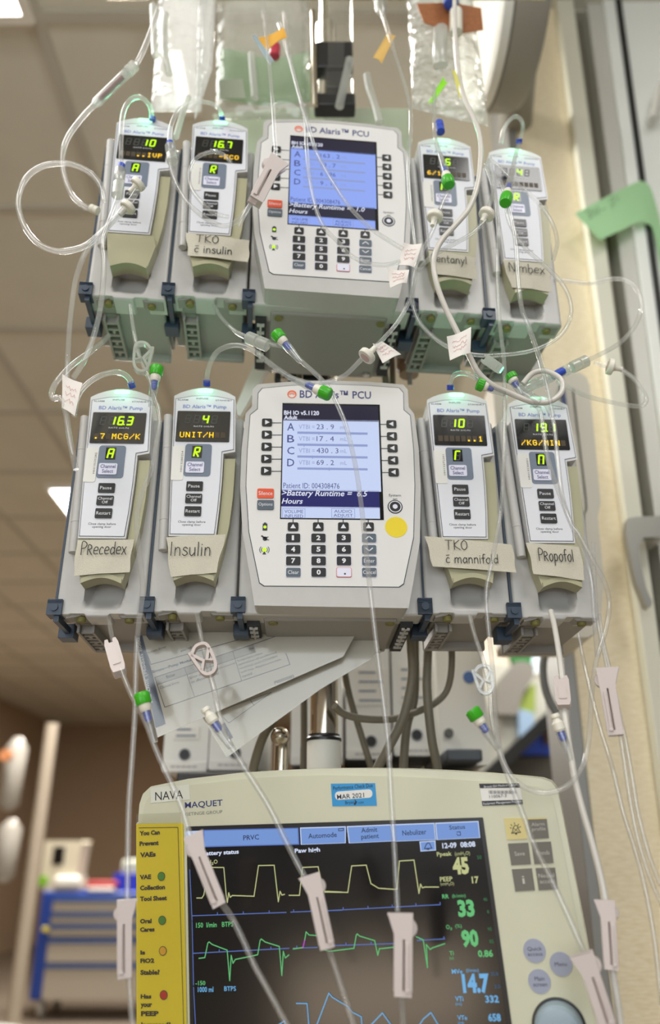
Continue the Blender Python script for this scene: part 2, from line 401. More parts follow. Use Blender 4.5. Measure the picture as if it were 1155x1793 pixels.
M_lav = mat('lavender_key', (226, 226, 244), 0.35)
M_clip = mat('slate_blue_latch', (52, 66, 84), 0.4)
M_led = glow('green_led_segment', (190, 255, 0), 1.3)
M_amber = glow('amber_led_dot', (255, 200, 0), 1.7)
M_ghost = mat('unlit_segment', (58, 60, 56), 0.4)
M_ghost2 = mat('unlit_dot', (62, 46, 20), 0.5)
M_ind = glow('green_indicator', (176, 255, 200), 1.7)
M_rub = mat('yellowed_bumper', (122, 117, 62), 0.6)
M_dark = mat('dark_recess', (40, 42, 44), 0.7)
M_tape = mat('cloth_tape', (200, 195, 178), 0.75, noise_amt=0.05, nscale=900, bump=0.25)
M_marker = mat('marker_ink', (34, 32, 36), 0.6)
M_sticker = mat('white_sticker', (228, 227, 222), 0.4)
M_steel = mat('brushed_steel', (190, 188, 182), 0.25, metal=1.0)

SEG = {'0':'abcdef','1':'bc','2':'abged','3':'abgcd','4':'fgbc','5':'afgcd','6':'afgedc','7':'abc','8':'abcdefg','9':'abcdfg','A':'abcefg','R':'abefgi','C':'aef','N':'abcef',' ':'', 'B':'abcdefg'}
def seg7(g, ch, x0, z0, w_, h, t, y, mi, slant=0.14):
    m_ = t*0.35
    S = {'a':((m_,h),(w_-m_,h)),'g':((m_,h/2),(w_-m_,h/2)),'d':((m_,0),(w_-m_,0)),'f':((0,h/2+m_),(0,h-m_)),'e':((0,m_),(0,h/2-m_)),
         'b':((w_,h/2+m_),(w_,h-m_)),'c':((w_,m_),(w_,h/2-m_)),'i':((w_*.35,h*.42),(w_*.95,0))}
    for k in SEG[ch]:
        (a,b),(c,d) = S[k]; g.line((x0+a+b*slant, z0+b), (x0+c+d*slant, z0+d), t, y, mi)
DOT = {'M':'8DAA888','C':'7888887'} 
DOTS = {
'M':['10001','11011','10101','10101','10001','10001','10001'],'C':['01110','10001','10000','10000','10000','10001','01110'],
'G':['01110','10001','10000','10111','10001','10001','01110'],'/':['00001','00001','00010','00100','01000','10000','10000'],
'K':['10001','10010','10100','11000','10100','10010','10001'],'U':['10001','10001','10001','10001','10001','10001','01110'],
'N':['10001','11001','11001','10101','10011','10011','10001'],'I':['01110','00100','00100','00100','00100','00100','01110'],
'T':['11111','00100','00100','00100','00100','00100','00100'],'H':['10001','10001','10001','11111','10001','10001','10001'],
'V':['10001','10001','10001','10001','10001','01010','00100'],'P':['11110','10001','10001','11110','10000','10000','10000'],
'E':['11111','10000','10000','11110','10000','10000','11111'],'O':['01110','10001','10001','10001','10001','10001','01110'],
'.':['00000','00000','00000','00000','00000','01100','01100'],'7':['11111','00001','00010','00010','00100','00100','00100'],
'6':['00110','01000','10000','11110','10001','10001','01110'],'1':['00100','01100','00100','00100','00100','00100','01110'],
'3':['01110','10001','00001','00110','00001','10001','01110'],'?':['01110','10001','00001','00010','00100','00000','00100'],'-':['00000','00000','00000','11111','00000','00000','00000']}
def dotchar(g, ch, x0, z0, cw, chh, y, mi):
    if ch not in DOTS: return
    px_, pz = cw/5, chh/7
    for r, row in enumerate(DOTS[ch]):
        for c, b in enumerate(row):
            if b == '1':
                xx = x0+c*px_; zz = z0+(6-r)*pz; g.rect(xx+px_*.02, xx+px_*.98, zz+pz*.05, zz+pz*.95, y, mi)

# single-stroke handwriting, x advance first; box 0..1 high, x-height 0.6
PEN = {
'P':(.6,[[(.08,0),(.08,1),(.4,1),(.55,.8),(.4,.55),(.08,.5)]]),'r':(.5,[[(.1,0),(.1,.6)],[(.1,.4),(.25,.58),(.42,.55)]]),
'R':(.6,[[(.1,0),(.1,.75),(.38,.72),(.42,.5),(.1,.38)],[(.2,.38),(.48,0)]]),
'e':(.55,[[(.08,.32),(.45,.36),(.42,.56),(.22,.6),(.07,.35),(.15,.06),(.45,.08)]]),'c':(.5,[[(.42,.5),(.25,.6),(.08,.35),(.15,.05),(.42,.08)]]),
'd':(.58,[[(.45,.45),(.25,.58),(.08,.3),(.2,.02),(.45,.2)],[(.46,1),(.46,0)]]),'x':(.5,[[(.05,.6),(.45,0)],[(.45,.6),(.05,0)]]),
'I':(.3,[[(.12,1),(.12,0)]]),'n':(.58,[[(.1,.6),(.1,0)],[(.1,.4),(.25,.6),(.42,.5),(.45,0)]]),'s':(.48,[[(.4,.52),(.22,.62),(.1,.45),(.35,.28),(.38,.1),(.2,0),(.06,.1)]]),
'u':(.58,[[(.08,.6),(.1,.15),(.25,0),(.42,.2)],[(.44,.6),(.46,0)]]),'l':(.25,[[(.1,1),(.1,0)]]),'i':(.25,[[(.1,.6),(.1,0)],[(.1,.8),(.12,.84)]]),
'T':(.65,[[(.02,1),(.6,.98)],[(.3,1),(.28,0)]]),'K':(.6,[[(.1,1),(.1,0)],[(.5,1),(.1,.5),(.55,0)]]),'O':(.62,[[(.3,1),(.08,.7),(.1,.2),(.3,0),(.5,.25),(.5,.75),(.3,1)]]),
'm':(.85,[[(.08,.6),(.08,0)],[(.08,.4),(.25,.6),(.38,.5),(.4,0)],[(.4,.4),(.55,.6),(.7,.5),(.72,0)]]),'a':(.58,[[(.44,.5),(.25,.6),(.08,.3),(.2,.02),(.42,.2)],[(.46,.6),(.48,0)]]),
'f':(.42,[[(.4,.95),(.25,1),(.18,.8),(.18,0)],[(.02,.55),(.36,.58)]]),'o':(.55,[[(.25,.6),(.08,.4),(.12,.08),(.3,0),(.45,.25),(.4,.55),(.25,.6)]]),
'p':(.58,[[(.1,.6),(.1,-.35)],[(.1,.45),(.28,.6),(.46,.35),(.32,.03),(.1,.12)]]),'F':(.55,[[(.1,0),(.1,1),(.5,1)],[(.1,.55),(.42,.55)]]),
't':(.4,[[(.18,.9),(.18,.1),(.35,0)],[(.02,.6),(.36,.6)]]),'y':(.52,[[(.05,.6),(.22,.1)],[(.45,.6),(.1,-.38)]]),
'N':(.68,[[(.1,0),(.1,1),(.55,0),(.57,1)]]),'b':(.56,[[(.1,1),(.1,0),(.32,0),(.46,.25),(.35,.55),(.1,.45)]]),' ':(.4,[]),
'C':(.5,[[(.42,.5),(.25,.6),(.08,.35),(.15,.05),(.42,.08)],[(.1,.85),(.42,.88)]])}
def handwrite(g, s, x0, x1, z0, h, y, mi=0, wd=0.0007, tilt=0.0, yf=None):
    tot = sum(PEN[c][0] for c in s); k = (x1-x0)/tot; cx = x0
    for c in s:
        for st in PEN[c][1]:
            pts = []
            for (a, b) in st:
                x = cx+a*k; pts.append((x, z0+b*h+(x-x0)*tilt))
            if len(pts) > 2:
                sp = smooth_path([(p[0], 0, p[1]) for p in pts], 3); pts = [(p.x, p.z) for p in sp]
            if yf is None: g.poly(pts, wd, y, mi)
            else:
                for p, q in zip(pts[:-1], pts[1:]): g.line(p, q, wd, min(yf(*p), yf(*q))+y, mi)
        cx += PEN[c][0]*k

def bar_digits(g, s, x0, x1, z0, z1, y, mi, vertical=True):
    g.text(s, (x0+x1)/2-(z1-z0)/2, (x0+x1)/2+(z1-z0)/2, (z0+z1)/2-(x1-x0)/2, (z0+z1)/2+(x1-x0)/2, y, mi, 0.0, 0.0, math.radians(90))

SHARED = {}
def shared(key, fn, name, mats, parent, **k):
    """build a mesh once, then copies share it"""
    if key in SHARED:
        o = SHARED[key].copy(); C.objects.link(o); o.parent = parent; o.name = name; return o
    g = G(); fn(g); o = g.obj(name, mats, parent, **k); SHARED[key] = o; return o

def pump_housing(g):
    # moulded body: front as a height field so that the scoop below the handle is really hollow
    nx, nz = 42, 60; X0, X1, Z0, Z1 = 0.0014, 0.0828, 0.0, 0.2125
    def zlow(x):
        u = x/0.084
        w_ = 0.0035 if (0.16 < u < 0.34 or 0.60 < u < 0.76) else (0.0005 if 0.34 <= u <= 0.60 else 0.0022)
        return w_
    def fy(x, z):
        xl = 0.0262-(0.03-z)*0.03; xr = 0.0640-(0.03-z)*0.15
        t = (z-0.0075)/(0.040-0.0075); y = 0.0
        if 0 < t < 1.0 and xl < x < xr:
            sx = min(1, (x-xl)/0.004, (xr-x)/0.004); y = 0.017*math.sin(min(1, t*1.25)*math.pi/2)*sx
        e = min(x-X0, X1-x)
        if e < 0.003: y += 0.003-math.sqrt(max(0, 0.003**2-(0.003-e)**2))
        if Z1-z < 0.006: q = 0.006-(Z1-z); y += 0.006-math.sqrt(max(0, 0.006**2-q*q))
        if z < 0.003: q = 0.003-z; y += 0.003-math.sqrt(max(0, 0.003**2-q*q))
        return y
    xs = [X0]+[X0+0.0008, X0+0.002]+[X0+0.003+(X1-X0-0.006)*i/nx for i in range(nx+1)]+[X1-0.002, X1-0.0008, X1]
    zs = [0.0, 0.001, 0.002, 0.003]+[0.003+0.045*i/26 for i in range(1, 27)]+[0.048+(Z1-0.006-0.048)*i/8 for i in range(1, 9)]+[Z1-0.004, Z1-0.002, Z1-0.0008, Z1]
    W = len(xs); v = [(x, fy(x, z), z+(zlow(x) if z < 0.004 else 0)*max(0, 1-z/0.004)) for z in zs for x in xs]
    f = [(j*W+i, j*W+i+1, (j+1)*W+i+1, (j+1)*W+i) for j in range(len(zs)-1) for i in range(W-1)]
    b = len(v); D = 0.026
    ring = [i for i in range(W)]+[j*W+W-1 for j in range(1, len(zs))]+[(len(zs)-1)*W+i for i in range(W-2, -1, -1)]+[j*W for j in range(len(zs)-2, 0, -1)]
    for r in ring: v.append((v[r][0], D, v[r][2]))
    n = len(ring)
    f += [(ring[i], b+i, b+(i+1)%n, ring[(i+1)%n]) for i in range(n)]
    f.append(tuple(b+i for i in range(n)))
    g.add(v, f, 0)
def pump_rear(g):
    g.box(0.001, 0.083, 0.0262, 0.108, 0.012, 0.205, 0)
    g.box(0.012, 0.080, 0.016, 0.106, 0.003, 0.0118, 0)
    g.box(0.014, 0.080, 0.104, 0.110, -0.006, 0.0118, 0)
def pump_rack(g):
    # slotted docking rails under the body
    for x in (0.016, 0.030):
        g.box(x-0.0012, x+0.0012, 0.030, 0.103, -0.006, 0.0028, 0)
    for k in range(6):
        y = 0.036+k*0.011
        g.box(0.0175, 0.0285, y, y+0.0035, -0.005, 0.0028, 0)
        if k % 2: g.box(0.0215, 0.0245, y+0.0037, y+0.0092, -0.005, 0.0028, 0)
    g.box(0.016, 0.030, 0.030, 0.103, 0.0020, 0.0028, 0)
def pump_bumpers(g):
    g.cyl((0.0235, 0.010, -0.0022), (0.0235, 0.010, 0.003), 0.0042, n=18)
def pump_flange(g):
    g.prism([(0.011,0),(0.021,0.002),(0.026,0.004),(0.058,0.004),(0.062,0.001),(0.080,0.001),(0.080,0.005),(0.011,0.005)], 0.004, 0.018)
def pump_clip(g):
    g.prism([(-0.0058,0.0015),(0.0078,0.0015),(0.0078,0.0165),(-0.0058,0.0165)], -0.0035, 0.012)
    for k in range(3): g.box(-0.0058, 0.0078, -0.0042, -0.0034, 0.0128+k*0.0013, 0.0134+k*0.0013)
    g.prism([(0.0005,-0.004),(0.0055,-0.004),(0.0055,0.0020),(0.0005,0.0020)], 0.0, 0.046)
    g.box(-0.006, 0.009, 0.042, 0.060, -0.008, 0.006)
def pump_clip_button(g): g.cyl((0.001, -0.005, 0.0085), (0.001, -0.0036, 0.0085), 0.0036, n=18)
def pump_rod(g):
    g.tube([(0.0125,-0.006,0.061),(0.0118,-0.006,0.078),(0.0068,-0.006,0.198),(0.0064,-0.006,0.2055)], 0.0046, 14, sub=4)
    g.cyl((0.0079,-0.006,0.170), (0.00785,-0.006,0.1712), 0.0049, n=14)
    g.cyl((0.0112,-0.006,0.092), (0.0111,-0.006,0.0932), 0.0049, n=14)
DOOR = [(0.0182,0.0716),(0.0626,0.0716),(0.0643,0.100),(0.0654,0.130),(0.0655,0.1600),(0.0769,0.1625),(0.0745,0.226)]
def arc_top(xl, xr, zs, rise, n=10):
    return [(xr+(xl-xr)*i/n, zs+rise*math.sin(math.pi*i/n)**0.8) for i in range(1, n)]
def pump_door(g):
    pts = DOOR+arc_top(0.0124, 0.0745, 0.226, 0.010)+[(0.0124,0.226),(0.0150,0.150)]
    g.prism(pts, -0.017, -0.001)
    g.prism([(0.013,0.165),(0.0765,0.165),(0.0745,0.226)]+arc_top(0.0124, 0.0745, 0.226, 0.010)+[(0.0124,0.226)], -0.001, 0.022)
def inset(pts, d):
    cx = sum(p[0] for p in pts)/len(pts); cz = sum(p[1] for p in pts)/len(pts)
    return [(p[0]+(d if p[0] < cx else -d), p[1]+(d if p[1] < cz else -d)) for p in pts]
PLATE = [(0.0192,0.0735),(0.0612,0.0735),(0.0630,0.100),(0.0640,0.130),(0.0641,0.1620),(0.0755,0.1645),(0.0733,0.2225),(0.0560,0.2262),(0.0434,0.2270),(0.0300,0.2262),(0.0140,0.2225),(0.0162,0.150)]
def pump_plate(g):
    g.prism(PLATE, -0.01725, -0.0168, 1)
    g.prism(inset(PLATE, 0.0005), -0.0174, -0.0172, 0)
    y = -0.01745
    g.text('ALARM', 0.0160, 0.0268, 0.2203, 0.2221, y, 2); g.text('INFUSE', 0.0350, 0.0472, 0.2222, 0.2240, y, 2); g.text('STANDBY', 0.0545, 0.0715, 0.2203, 0.2221, y, 2)
    g.text('BD Alaris\u2122 Pump', 0.0222, 0.0660, 0.2102, 0.2158, y, 3)
    g.text('Close clamp before\nopening door', 0.0262, 0.0520, 0.0815, 0.0875, y, 2)
def pump_handle(g):
    n = 12
    arch = [(0.0262+(0.0630-0.0262)*i/n, 0.0268+0.0055*math.sin(math.pi*i/n)) for i in range(n+1)]
    right = [(0.0700,0.058),(0.0742,0.085),(0.0764,0.115),(0.0772,0.157),(0.0660,0.157)]
    inner = [(0.0660,0.130),(0.0650,0.100),(0.0632,0.0710)]
    g.prism(right+inner[:0]+[(0.0660,0.157),(0.0660,0.130),(0.0650,0.100),(0.0632,0.0708),(0.0640,0.050)], -0.0125, -0.0005)
    top = [(0.0700,0.058),(0.0665,0.0708),(0.0180,0.0708),(0.0215,0.045)]
    g.prism(arch+top, -0.0165, -0.0005)
    lip = arch+[(0.0632,0.0305)]+[(0.0262+(0.0630-0.0262)*i/n, 0.0315+0.0055*math.sin(math.pi*i/n)) for i in range(n, -1, -1)]
    g.prism(lip, -0.0185, -0.0160)

def make_pump(row, ox, dz, label, rate, dots, chan, sticker=None, lblink=None):
    M = row @ Matrix.Translation((ox, 0, dz))
    r = thing('infusion_pump', label, 'infusion pump', M, 'infusion pumps clipped to the two control units')
    shared('ph', pump_housing, 'housing', [M_house], r, sharp=50)
    shared('pr', pump_rear, 'rear_body', [M_house_shade], r, bevel=0.002)
    shared('prack', pump_rack, 'docking_rack', [M_house_shade], r)
    shared('pfl', pump_flange, 'bottom_flange', [M_house_shade], r, bevel=0.0006)
    shared('pbmp', pump_bumpers, 'bumper', [M_rub], r, bevel=0.0006)
    shared('pbmp', pump_bumpers, 'bumper', [M_rub], r).location = (0.0445, 0, 0)
    cl = shared('pclip', pump_clip, 'latch_clip', [M_clip], r, bevel=0.0008)
    shared('pclipb', pump_clip_button, 'release_button', [M_clip], cl)
    shared('prod', pump_rod, 'hinge_rod', [M_house], r, bevel=0.0012)
    shared('pseam', lambda g: g.box(-0.0008, 0.0014, 0.0022, 0.024, 0.018, 0.2085), 'side_seam_strip', [M_clip], r)  # dark strip set in the gap to draw the seam between modules
    shared('pdoor', pump_door, 'door', [M_door], r, bevel=0.0022, seg=3)
    shared('pplate', pump_plate, 'faceplate', [M_plate, M_line, M_dark_ink, M_blue_ink], r)
    shared('phan', pump_handle, 'latch_handle', [M_beige], r, bevel=0.0016, seg=3)
    # indicator light in the crown of the door
    def lens(g):
        for i in range(1):
            pts = rrect(0.0355, 0.0515, 0.2296, 0.2350, 0.0026, 5); g.prism(pts, -0.0178, 0.004)
    shared('plens', lens, 'indicator_light', [M_ind], r, bevel=0.0012)
    pl = bpy.data.lights.new('indicator_glow', 'POINT'); pl.energy = 0.026; pl.color = (0.15, 1.0, 0.50); pl.shadow_soft_size = 0.006
    po = bpy.data.objects.new('indicator_glow', pl); C.objects.link(po); po.parent = r; po.location = (0.0434, -0.012, 0.2430)
    pl2 = pl.copy(); pl2.energy = 0.0055; pl2.shadow_soft_size = 0.003; pq_ = bpy.data.objects.new('indicator_glow', pl2); C.objects.link(pq_); pq_.parent = r; pq_.location = (0.0434, -0.0255, 0.2345)
    # display
    g = G(); y = -0.0184
    g.prism(rrect(0.0173, 0.0705, 0.1727, 0.2078, 0.001), -0.0182, -0.0170, 0)
    cw = 0.0088; x0 = 0.0248
    for k in range(4): seg7(g, '8', x0+k*cw+0.0006, 0.1937, 0.0048, 0.0088, 0.0011, y, 3)
    dig = rate
    for k, ch in dig:
        if ch == '.': g.disc(x0+k*cw+0.0068, 0.1938, 0.0008, y-0.0001, 1)
        else: seg7(g, ch, x0+k*cw+0.0006, 0.1937, 0.0048, 0.0088, 0.0016, y-0.0001, 1)
    g.text('RATE (mL/h)', 0.0345, 0.0545, 0.1888, 0.1908, y, 2, 0.0)
    dw = 0.0058
    for k in range(8):
        g.rect(0.0212+k*dw, 0.0212+k*dw+0.0046, 0.1770, 0.1835, y, 4)
        if k < len(dots): dotchar(g, dots[k], 0.0214+k*dw, 0.1772, 0.0043, 0.0062, y-0.0001, 5)
    g.obj('rate_display', [M_black, M_led, M_white_ink, M_ghost, M_ghost2, M_amber], r)
    # channel panel
    g = G()
    g.prism(rrect(0.0278, 0.0538, 0.1345, 0.1702, 0.003), -0.0179, -0.0170, 0)
    g.rect(0.0345, 0.0445, 0.1545, 0.1680, -0.0180, 1)
    seg7(g, '8', 0.0365, 0.1562, 0.0046, 0.0098, 0.0011, -0.01805, 2)
    seg7(g, chan, 0.0365, 0.1562, 0.0046, 0.0098, 0.0016, -0.0181, 3)
    cp = g.obj('channel_panel', [M_slate, M_black, M_ghost, M_led], r)
    def sel(g):
        g.prism(rrect(0.0296, 0.0474, 0.1380, 0.1502, 0.0015), -0.0186, -0.0178, 0)
        g.text('Channel\nSelect', 0.0312, 0.0458, 0.1396, 0.1488, -0.0187, 1)
    shared('psel', sel, 'channel_select_key', [M_lav, M_navy_ink], cp)
    for key, tx, z, x0_, x1_ in (('Pause', 'Pause', 0.1236, 0.0335, 0.0445), ('Choff', 'Channel\nOff', 0.1104, 0.0326, 0.0462), ('Restart', 'Restart', 0.0970, 0.0328, 0.0462)):
        def btn(g):
            g.prism(rrect(0.0316, 0.0474, z-0.0050, z+0.0050, 0.001), -0.0186, -0.0172, 0)
            hh = 0.0034 if key == 'Choff' else 0.0017
            g.text(tx, x0_, x1_, z-hh, z+hh, -0.0187, 1, 0.0)
        shared('pbtn'+key, btn, 'button', [M_key, M_white_ink], r)
    if sticker:
        g = G(); g.prism(rrect(0.0158, 0.0276, 0.1300, 0.1680, 0.0018), -0.01795, -0.0172, 0)
        bar_digits(g, sticker, 0.0243, 0.0262, 0.139, 0.162, -0.0180, 1)
        g.obj('asset_sticker', [M_sticker, M_dark_ink], r, label='white asset sticker')
    return r

def tape(row, ox, dz, lines, pts, label, seed=0):
    """strip of cloth tape pressed on the pump's latch handle"""
    M = row @ Matrix.Translation((ox, 0, dz))
    t = thing('tape_label', label, 'tape label', M, 'handwritten tape labels on the pumps')
    # pts: corners bl, br, tr, tl in local x,z,y
    g = G(); nx, nz = 18, 8; v = []
    def P(u, w_):
        a = [pts[0][i]*(1-u)+pts[1][i]*u for i in range(3)]; b = [pts[3][i]*(1-u)+pts[2][i]*u for i in range(3)]
        p = [a[i]*(1-w_)+b[i]*w_ for i in range(3)]
        return p
    for k in range(2):
        for j in range(nz+1):
            for i in range(nx+1):
                u, w_ = i/nx, j/nz; p = P(u, w_)
                jag = (0.0006*math.sin(37*w_*7+seed) if i in (0, nx) else 0)
                bul = -0.0012*max(0, 1-abs(u-0.5)*2.4)
                v.append((p[0]+jag, p[2]+bul+0.0004*math.sin(9*u+seed)*math.sin(5*w_+seed)+k*0.0003, p[1]))
    W = nx+1; n = W*(nz+1)
    f = [(j*W+i, j*W+i+1, (j+1)*W+i+1, (j+1)*W+i) for j in range(nz) for i in range(nx)]
    g.add(v, f+[tuple(n+q for q in reversed(ff)) for ff in f], 0)
    o = g.obj('tape_strip', [M_tape], t)
    g = G(); yy = min(p[1] for p in v)
    for (s, x0, x1, z0, h, wd, tl) in lines: handwrite(g, s, x0, x1, z0, h, yy-0.0004, 0, wd, tl)
    g.obj('handwriting', [M_marker], t)
    return t

OX = [0.0, 0.084, 0.168, 0.343, 0.427]
DZL = [-0.0018, 0.0013, 0.0018, 0.0013, -0.0022]; DZU = [-0.003, 0.003, 0.001, 0.003, -0.004]
make_pump(LOW, OX[0], DZL[0], 'grey infusion pump showing rate 16.3, far left of lower row', [(1,'1'),(2,'6'),(2,'.'),(3,'3')], '.7 MCG/K', 'A', 'HH13525282')
make_pump(LOW, OX[1], DZL[1], 'grey infusion pump taped Insulin with amber UNIT/H and rate 4, lower row', [(2,'4')], 'UNIT/H', 'R', 'HH13280254')
make_pump(LOW, OX[3], DZL[3], 'grey infusion pump taped TKO c mannifold showing rate 10, lower row', [(1,'1'),(2,'0')], '     ..1', 'C', 'HH13272501')
make_pump(LOW, OX[4], DZL[4], 'grey infusion pump taped Propofol with amber /KG/MIN, right end of lower row', [(1,'1'),(2,'9'),(2,'.'),(3,'1')], '/KG/MIN', 'N', 'HH13236051')
make_pump(UPP, OX[0], DZU[0], 'grey infusion pump with bare beige handle and no tape, left end of upper row', [(2,'1'),(3,'0')], '   ..IVP', 'A')
make_pump(UPP, OX[1], DZU[1], 'grey infusion pump taped TKO c insulin showing rate 16.7, upper row', [(1,'1'),(2,'6'),(2,'.'),(3,'7')], '    -ECO', 'R', 'HH13240116')
make_pump(UPP, OX[3], DZU[3], 'grey infusion pump taped Fentanyl with green cap over its display, upper row', [(2,'6')], '6/1', 'C', 'HH13240733')
make_pump(UPP, OX[4], DZU[4], 'grey infusion pump with glare on its display, right end of upper row', [(2,'4')], '  ', 'R')
# tape on the handles (bl, br, tr, tl as x, z, depth)
tape(LOW, OX[0], DZL[0], [('PRecedex', 0.0235, 0.0655, 0.0535, 0.0125, 0.0008, 0.02)], [(0.0195,0.0335,-0.0195),(0.0695,0.0375,-0.0195),(0.0700,0.0705,-0.0180),(0.0180,0.0690,-0.0180)], 'handwritten cloth tape on far left pump of lower row', 1)
tape(LOW, OX[1], DZL[1], [('Insulin', 0.0210, 0.0600, 0.0505, 0.0135, 0.0008, 0.01)], [(0.0235,0.0300,-0.0195),(0.0650,0.0345,-0.0195),(0.0720,0.0735,-0.0180),(0.0165,0.0700,-0.0180)], 'cloth tape handwritten Insulin on second pump of lower row', 2)
tape(LOW, OX[3], DZL[3], [('TKO', 0.0200, 0.0420, 0.0590, 0.0095, 0.0007, 0.0), ('C mannifold', 0.0195, 0.0700, 0.0455, 0.0090, 0.0007, 0.0)], [(0.0075,0.0425,-0.0195),(0.0860,0.0370,-0.0195),(0.0850,0.0655,-0.0185),(0.0020,0.0735,-0.0185)], 'wide cloth tape handwritten TKO c mannifold across lower pump', 3)
tape(LOW, OX[4], DZL[4], [('PRopofol', 0.0240, 0.0580, 0.0520, 0.0120, 0.0008, -0.02)], [(0.0185,0.0395,-0.0195),(0.0660,0.0330,-0.0195),(0.0665,0.0675,-0.0180),(0.0150,0.0715,-0.0180)], 'cloth tape handwritten Propofol on right end pump of lower row', 4)
tape(UPP, OX[1], DZU[1], [('TKO', 0.0275, 0.0520, 0.0560, 0.0095, 0.0009, 0.0), ('C insulin', 0.0265, 0.0665, 0.0425, 0.0095, 0.0009, 0.0)], [(0.0205,0.0400,-0.0195),(0.0835,0.0345,-0.0215),(0.0835,0.0630,-0.0215),(0.0160,0.0705,-0.0185)], 'cloth tape handwritten TKO c insulin with loose right end, upper row', 5)
tape(UPP, OX[3], DZU[3], [('Fentanyl', 0.0195, 0.0595, 0.0520, 0.0100, 0.0009, -0.01)], [(0.0205,0.0370,-0.0195),(0.0690,0.0330,-0.0195),(0.0690,0.0640,-0.0180),(0.0180,0.0690,-0.0180)], 'cloth tape handwritten Fentanyl on upper row pump handle', 6)
tape(UPP, OX[4], DZU[4], [('Nimbex', 0.0205, 0.0610, 0.0530, 0.0115, 0.0009, -0.02)], [(0.0225,0.0330,-0.0195),(0.0660,0.0300,-0.0195),(0.0690,0.0660,-0.0180),(0.0155,0.0710,-0.0180)], 'handwritten cloth tape on right end pump of upper row', 7)

# ================================================================= control units (PCU) in the middle of each row
M_lcd_lt = glow('lcd_pale_blue', (208, 221, 255), 0.80)
M_lcd_bl = glow('lcd_blue', (150, 176, 255), 0.80)
M_lcd_navy = glow('lcd_navy', (34, 34, 104), 0.80)
M_lcd_dark = glow('lcd_dark_bar', (36, 32, 56), 0.80)
M_lcd_text = glow('lcd_blue_text', (70, 78, 140), 0.80)
M_lcd_faint = glow('lcd_faint_text', (150, 164, 214), 0.80)
M_lcd_white = glow('lcd_white_text', (232, 236, 255), 0.80)
M_orange = mat('orange_key', (226, 84, 44), 0.4)
M_gkey = mat('slate_key', (84, 96, 108), 0.4)
M_red = mat('red_outline', (214, 92, 92), 0.5)
M_logo = mat('orange_ink', (232, 104, 58), 0.5)
M_yel = mat('yellow_sticker', (234, 210, 24), 0.45)
M_lime = glow('lime_lamp', (196, 255, 40), 1.1)
PX0, PZ0 = OX[2], DZL[2]
LOWP = LOW @ Matrix.Translation((OX[2], 0, DZL[2]))
UPPP = UPP @ Matrix.Translation((OX[2], 0, DZU[2]))
def zp(x, y): return loc(LOWP, 400+x/3.092, 560+y/3.092, -0.027)
